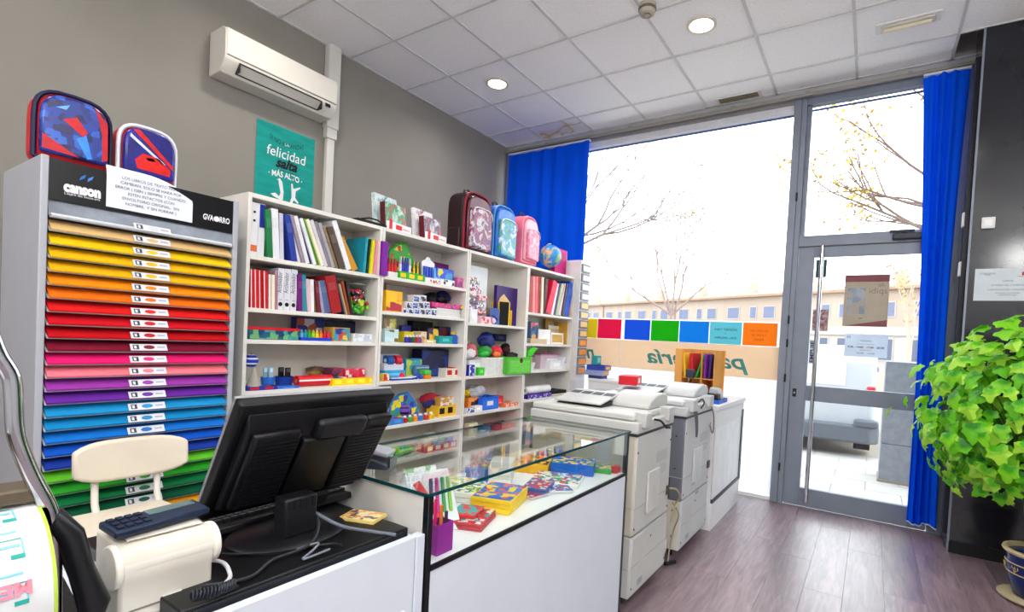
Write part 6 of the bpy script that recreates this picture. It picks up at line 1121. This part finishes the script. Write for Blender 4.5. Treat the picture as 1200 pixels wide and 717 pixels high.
def leaf_mat(a, b, nm):
    m = bpy.data.materials.new(nm); m.use_nodes = True; nt = m.node_tree; p = nt.nodes['Principled BSDF']; tc = nt.nodes.new('ShaderNodeTexCoord'); gr = nt.nodes.new('ShaderNodeVectorMath'); gr.operation = 'LENGTH'
    n = nt.nodes.new('ShaderNodeTexNoise'); n.inputs['Scale'].default_value = 25; nt.links.new(tc.outputs['Object'], n.inputs[0]); nt.links.new(tc.outputs['Object'], gr.inputs[0])
    ad = nt.nodes.new('ShaderNodeMath'); ad.operation = 'MULTIPLY_ADD'; ad.inputs[1].default_value = .05; nt.links.new(n.outputs[0], ad.inputs[0]); nt.links.new(gr.outputs['Value'], ad.inputs[2])
    r = nt.nodes.new('ShaderNodeValToRGB'); r.color_ramp.elements[0].position = .055; r.color_ramp.elements[0].color = L3(a); r.color_ramp.elements[1].position = .085; r.color_ramp.elements[1].color = L3(b)
    nt.links.new(ad.outputs[0], r.inputs[0]); nt.links.new(r.outputs[0], p.inputs[0]); p.inputs['Roughness'].default_value = .4
    t = nt.nodes.new('ShaderNodeBsdfTranslucent'); nt.links.new(r.outputs[0], t.inputs[0]); mx = nt.nodes.new('ShaderNodeMixShader'); mx.inputs[0].default_value = .35; nt.links.new(p.outputs[0], mx.inputs[1]); nt.links.new(t.outputs[0], mx.inputs[2]); nt.links.new(mx.outputs[0], nt.nodes['Material Output'].inputs[0]); return m
lms = [leaf_mat((58, 160, 14), (136, 214, 36), 'leaf'), leaf_mat((38, 130, 12), (106, 196, 26), 'leaf'), leaf_mat((88, 186, 20), (176, 228, 66), 'leaf')]
def leaf_mesh(seed, m):
    rnd = random.Random(seed); out = [(0, 0), (.03, -.012), (.052, .004), (.05, .03), (.062, .05), (.046, .062), (.03, .074), (.022, .1), (0, .118)]
    out = [(x*rnd.uniform(.9, 1.1), y*rnd.uniform(.95, 1.05)) for x, y in out]; P = out+[(-x*rnd.uniform(.9, 1.08), y) for x, y in out[-2:0:-1]]
    f = lambda x, y: -abs(x)*.28+.02*math.sin(y*40)*.4-(y*y)*3.0+.006*math.sin(x*90+seed)
    vs = [(0, .045, f(0, .045))]+[(x, y, f(x, y)) for x, y in P]; n = len(P); return vs, [(0, 1+i, 1+(i+1) % n) for i in range(n)]
lmeshes = []
for k in range(9):
    vs, fs = leaf_mesh(k, 0); b = MB(); b.add(vs, fs); lmeshes.append(b.mesh('leaf', lms[k % 3], True))
rnd = random.Random(12); cen = Vector((-.05, -.02, 1.04)); viewd = Vector((-.2, -.97, .05)); stems = MB(); cands = []
for k in range(30):
    a = rnd.uniform(0, 2*PI); e = rnd.uniform(-.2, 1.2); L_ = rnd.uniform(.35, .58); d = Vector((math.cos(a)*math.cos(e), math.sin(a)*math.cos(e)*.85, math.sin(e)*.9)); p0 = Vector((rnd.uniform(-.05, .05), rnd.uniform(-.05, .05), .25)); p1 = Vector((d.x*.12, d.y*.12, .75)); tip = cen+d*L_
    stems.tube([p0, p1, (p1+tip)/2+Vector((0, 0, .04)), tip], [.007, .006, .004, .002], 5)
for k in range(9):
    a = rnd.uniform(PI*.85, 2*PI*.98); st_ = Vector((math.cos(a)*.36, math.sin(a)*.34, .85)); en = st_+Vector((math.cos(a)*.08, math.sin(a)*.06, -rnd.uniform(.18, .38))); stems.tube([cen+Vector((0, 0, -.1)), st_, en], [.004, .003, .0015], 5)
    for q in range(7): cands.append((st_.lerp(en, q/6)+Vector((rnd.uniform(-.02, .02), rnd.uniform(-.02, .02), 0)), .55+.35*(1-q/6)))
stems.obj('stems', mat((70, 84, 36), .6), pt, smooth=True)
while len(cands) < 1150:
    a = rnd.uniform(0, 2*PI); ce = rnd.uniform(-1, 1); se = math.sqrt(1-ce*ce); r = rnd.uniform(.6, 1.08)
    wob = 1+.16*math.sin(3*a+1)+.12*math.sin(5*ce*2+a); p = cen+Vector((math.cos(a)*se*.6*r*wob, math.sin(a)*se*.48*r*wob, ce*.52*r*(1 if ce > 0 else .92)))
    cands.append((p, rnd.uniform(.5, .88)))
cands.sort(key=lambda c: (c[0]-cen).normalized().dot(viewd)+.5*(-c[0].x), reverse=True)
stuff = MB()
for i, (p, s) in enumerate(cands):
    d = (p-cen).normalized(); nrm_ = (d+Vector((rnd.uniform(-.5, .5), rnd.uniform(-.6, .2), rnd.uniform(.2, .9)))).normalized(); dn = (Vector((d.x*.6, d.y*.6, -.7))+Vector((rnd.uniform(-.6, .6), rnd.uniform(-.6, .6), rnd.uniform(-.3, .3)))); yv = (dn-nrm_*dn.dot(nrm_)).normalized(); xv = yv.cross(nrm_)
    M = Matrix(((xv.x, yv.x, nrm_.x, p.x), (xv.y, yv.y, nrm_.y, p.y), (xv.z, yv.z, nrm_.z, p.z), (0, 0, 0, 1))) @ Matrix.Scale(s, 4)
    if i < 290:
        o = link('leaf', lmeshes[rnd.randrange(9)], pt); o.matrix_local = M
    else:
        vs, fs = leaf_mesh(i % 9, 0); stuff.add([M @ Vector(v) for v in vs], fs, i % 3)
stuff.obj('foliage', lms, pt, smooth=True)['kind'] = 'stuff'
# ------------------------------------------------------------------ outdoors
GZ = -.06
gr_ = struct(MB().box(-60, 60, 2.36, 90, GZ-.5, GZ-.05).obj('ground', mat((146, 138, 126), .9, var=.12, scale=.4)))
pv = struct(MB().box(-6, 10, 2.3, 5.6, GZ-.05, GZ-.006).obj('pavement', mat((150, 146, 140), .9)))
slm = mat((176, 172, 168), .85, var=.06, scale=3); sl_me = MB().box(.004, .596, .004, .396, -.006, 0).mesh('paving_slab', slm)
for i in range(-2, 10):
    for j in range(8): link('paving_slab', sl_me, pv, (.6*i+(.3 if j % 2 else 0)+.5, 2.32+.4*j, GZ))
gp = thing('stone_pillar', 'grey granite block pillar standing outside the door', 'pillar', (4.2, 4.25, GZ)); gn = mat((136, 141, 150), .8, var=.14, scale=14)
for z0, z1 in ((0, .42), (.424, 1.32)): MB().box(-.285, .5, -.21, .21, z0, z1).obj('granite_block', gn, gp, bevel=.006)
MB().box(-.295, .51, -.22, .22, 0, .03).obj('base_course', mat((150, 140, 124), .8), gp)
# parked white car
cr_ = thing('parked_car', 'white parked van with grey bumper and red tail lamp outside the door', 'van', (2.95, 5.35, GZ)); wp = mat((178, 181, 186), .3, var=.01); gb_ = mat((92, 98, 106), .5)
MB().prism([(0, .28), (3.6, .28), (3.6, .95), (2.9, 1.1), (2.3, 1.5), (.45, 1.5), (.12, 1.32), (.0, .9)], (-.9, 0, 0), PY, PZ, PX*1.8).obj('body', wp, cr_, bevel=.07, seg=3)
MB().prism([(-.9, -.1), (.86, -.1), (.97, .02), (.97, .45), (.9, .45), (.9, .1), (-.9, .1)], (0, 0, .2), PX, PY, PZ*.24).obj('bumper', gb_, cr_, bevel=.03)
MB().box(.68, .96, -.12, .1, .42, .52).obj('bumper_corner', gb_, cr_, bevel=.03)
MB().box(.8, .905, -.012, .2, .72, .96).obj('tail_lamp', mat((215, 25, 40), .25), cr_, bevel=.02)
MB().box(-.7, .62, -.004, .05, .28, .3).obj('tailgate_seam', gb_, cr_)
MB().prism([(.02, .95), (.1, 1.28), (.12, 1.28), (.04, .95)], (-.75, -.012, 0), PY, PZ, PX*1.3).obj('rear_window', mat((214, 220, 226), .2), cr_)
for x in (-.85, .68):
    for y in (.75, 2.9): w_ = MB().cyl((x, y, .3), (x+.2, y, .3), .3, n=24).obj('wheel', mat((30, 31, 34), .7), cr_, smooth=True); MB().cyl((x-.003, y, .3), (x+.203, y, .3), .19, n=20).obj('hub_cap', STEEL, w_)
MB().box(-.7, .7, .1, 3.4, .18, .3).obj('underbody', mat((40, 40, 44), .8), cr_)
o = thing('parked_car', 'low white parked car whose roof shows above the coloured sheets', 'car', (-.6, 8.6, GZ)); MB().prism([(-2.1, .3), (2.1, .3), (2.15, .8), (1.5, .95), (.95, 1.42), (-.7, 1.45), (-1.5, 1.0), (-2.1, .9)], (0, -.8, 0), PX, PZ, PY*1.6).obj('body', wp, o, bevel=.08, seg=3); MB().box(-.3, .2, -.5, .1, 1.45, 1.53).obj('red_roof_sign', mat((215, 60, 80), .5), o)
for x in (-1.4, 1.4): MB().cyl((x, -.82, .3), (x, -.6, .3), .3, n=24).obj('wheel', mat((30, 31, 34), .7), o, smooth=True)
MB().prism([(-1.4, 1.0), (1.3, 1.0), (.85, 1.36), (-.65, 1.38)], (0, -.81, 0), PX, PZ, PY*.01).obj('side_window', mat((200, 206, 210), .1), o)
# terraced houses across the road
hwm = [mat((164, 146, 132), .85, var=.04, scale=.5), mat((170, 153, 140), .85, var=.04, scale=.5)]; hw2 = mat((172, 164, 160), .85, var=.03, scale=.5); shm = mat((100, 108, 134), .5); rfm = mat((150, 122, 104), .8, var=.08, scale=3); dkw = mat((84, 90, 112), .4)
A0, A1 = Vector((9.5, 40.5, GZ)), Vector((-34, 64.5, GZ)); HD = (A1-A0).normalized(); ang = math.atan2(-HD.y, -HD.x); NH = 7; hl = (A1-A0).length/NH
for k in range(NH):
    p = A0+HD*hl*(k+1); o = thing('terraced_house', f'pale pink terraced house across the road, {ORDS[k]} from the right', 'house', p, (0, 0, ang), 'terraced houses across the road'); H_ = 6.3
    st = .18*(k % 2)
    MB().box(.02, hl-.02, st, 9, 0, 2.9).obj('lower_wall', hw2, o); MB().box(.02, hl-.02, st, 9, 3.55, H_).obj('upper_wall', hwm[k % 2], o); MB().box(.0, hl, -.15+st, 9, 2.9, 3.55).obj('balcony_band', hw2, o)
    MB().prism([(-.5, 0), (9.5, 0), (9.5, .1), (4.5, 1.1), (-.5, .2)], (0, st, H_), PY, PZ, PX*hl).obj('roof', rfm, o)
    for x, w_ in ((.6, 1.5), (3.3, .8), (4.8, 1.3)):
        if x+w_ > hl-.3: continue
        for z, h_, mm in ((4.25, 1.2, shm), (1.0, 1.7, dkw)):
            f = MB().box(x, x+w_, st-.06, st+.02, z, z+h_).obj('window', hw2, o); MB().box(x+.08, x+w_-.08, st-.075, st-.055, z+.08, z+h_-.08).obj('pane', mm, f)
    MB().box(.4, 1.1, st+3, st+3.8, H_+.5, H_+1.9).obj('chimney', hwm[1], o)
hd_ = thing('hedge', 'low ochre grass bank along the far side of the road', 'bank', (0, 26, GZ)); MB().prism([(-6, -.3), (6, -.3), (6, .4), (2, .55), (-3, .2)], (-30, 0, 0), PY, PZ, PX*60).obj('grass_bank', mat((164, 146, 110), .95, var=.14, scale=1.5), hd_)
for i, (x, c) in enumerate(((1.0, (96, 110, 150)), (6.2, (110, 120, 150)), (11.4, (225, 226, 230)))):
    o = thing('distant_car', f'{["dark blue","slate blue","white"][i]} car parked far across the road', 'car', (x+1.2, 33.5, GZ-.05)); MB().prism([(-2, .25), (2, .25), (2, .75), (1.2, .9), (.7, 1.35), (-.9, 1.35), (-1.6, .9), (-2, .8)], (0, -.8, 0), PX, PZ, PY*1.6).obj('body', mat(c, .3), o, bevel=.08); 
    for q in (-1.25, 1.25): MB().cyl((q, -.82, .3), (q, -.6, .3), .3, n=16).obj('wheel', BLACKP, o)
    MB().prism([(-1.3, .9), (1.05, .9), (.65, 1.28), (-.8, 1.28)], (0, -.81, 0), PX, PZ, PY*.01).obj('side_window', mat((60, 70, 90), .2), o)
def tree(label, loc, trunk_h, r0, levels, L0, seed, lean, leafn, leafc, spread=.55, up=.25, dirs=None, bark=(150, 128, 112)):
    rnd = random.Random(seed); b = MB(); ends = []
    def grow(p, d, L, r, lv):
        q = [p]; dd = d.copy()
        for k in range(3):
            dd = (dd+Vector((rnd.uniform(-.16, .16), rnd.uniform(-.16, .16), rnd.uniform(-.05, .16)))).normalized(); q.append(q[-1]+dd*L/3)
        b.tube(q, [r, r*.88, r*.78, r*.66], 6 if lv > 1 else 4)
        if lv <= 2: ends.extend(q[1:])
        if lv == 0: return
        for k in range(rnd.randint(2, 3)):
            a = rnd.uniform(0, 2*PI); o_ = dd.orthogonal().normalized(); o_.rotate(Matrix.Rotation(a, 3, dd)); nd = (dd+o_*rnd.uniform(spread*.6, spread*1.3)+Vector((0, 0, up))).normalized(); grow(q[rnd.choice((2, 3, 3))], nd, L*rnd.uniform(.6, .85), r*.58, lv-1)
    o = thing('tree', label, 'tree', loc)
    for dv in (dirs or [(0, 0, 1)]): grow(Vector((0, 0, trunk_h if dirs else 0)), Vector(dv).normalized(), L0, r0, levels)
    if dirs: b.tube([(0, 0, 0), (0, 0, trunk_h*.5), (0, 0, trunk_h)], [r0*1.6, r0*1.4, r0*1.25], 10)
    b.obj('branches', mat(bark, .9, var=.1), o, smooth=True); lf = MB()
    for k in range(leafn):
        p = rnd.choice(ends)+Vector((rnd.uniform(-.1, .1), rnd.uniform(-.1, .1), rnd.uniform(-.1, .1))); s = rnd.uniform(.02, .045)*leafc[1]; n_ = Vector((rnd.uniform(-1, 1), rnd.uniform(-1, 1), rnd.uniform(-1, 1))).normalized(); a_ = n_.orthogonal().normalized()*s; c_ = n_.cross(a_).normalized()*s*.7
        lf.add([p-a_, p+c_, p+a_+n_*s*.3, p-c_], [(0, 1, 2, 3)], rnd.randrange(2))
    if leafn: lf.obj('leaves', [mat(leafc[0], .8, trans=.3), mat(tuple(int(c*.72) for c in leafc[0]), .8, trans=.3)], o)['kind'] = 'stuff'
    return o
tree('bare young tree with many fine branches in front of the houses', (-3.3, 18, GZ), 2.6, .05, 5, 1.75, 5, 0, 800, ((220, 176, 120), 1.3), .42, .3, [(-.7, .1, .9), (-.25, 0, 1), (.1, .1, 1.1), (.45, -.1, 1), (.8, .1, .7), (-.5, -.3, .4)], (140, 122, 116))
tree('bare tree reaching in from the left edge of the shop window', (-3.6, 9.0, GZ), 3.6, .042, 5, 1.5, 8, 0, 300, ((176, 150, 130), 1.0), .45, .05, [(.95, .0, .55), (1, .1, .25), (.8, -.1, 1.0), (.3, .1, 1.2), (-.6, 0, .9)], (116, 104, 100))
tree('plane tree with yellow autumn leaves above the door', (5.9, 8.2, GZ), 3.4, .045, 4, 1.5, 21, 0, 1100, ((214, 172, 66), 1.25), .5, .08, [(-1, -.1, .55), (-.9, .1, .2), (-.7, -.2, 1.0), (-.3, .2, 1.2), (.7, .1, .9), (-1, .2, -.05)], (104, 84, 76))
tree('thin young tree with a few leaves seen through the door', (4.55, 13, GZ), 1.3, .022, 3, 1.1, 33, 0, 260, ((216, 186, 120), 1.2), .35, .4, [(0, 0, 1), (.25, .1, 1), (-.2, 0, 1)], (190, 170, 150))
flush_text()
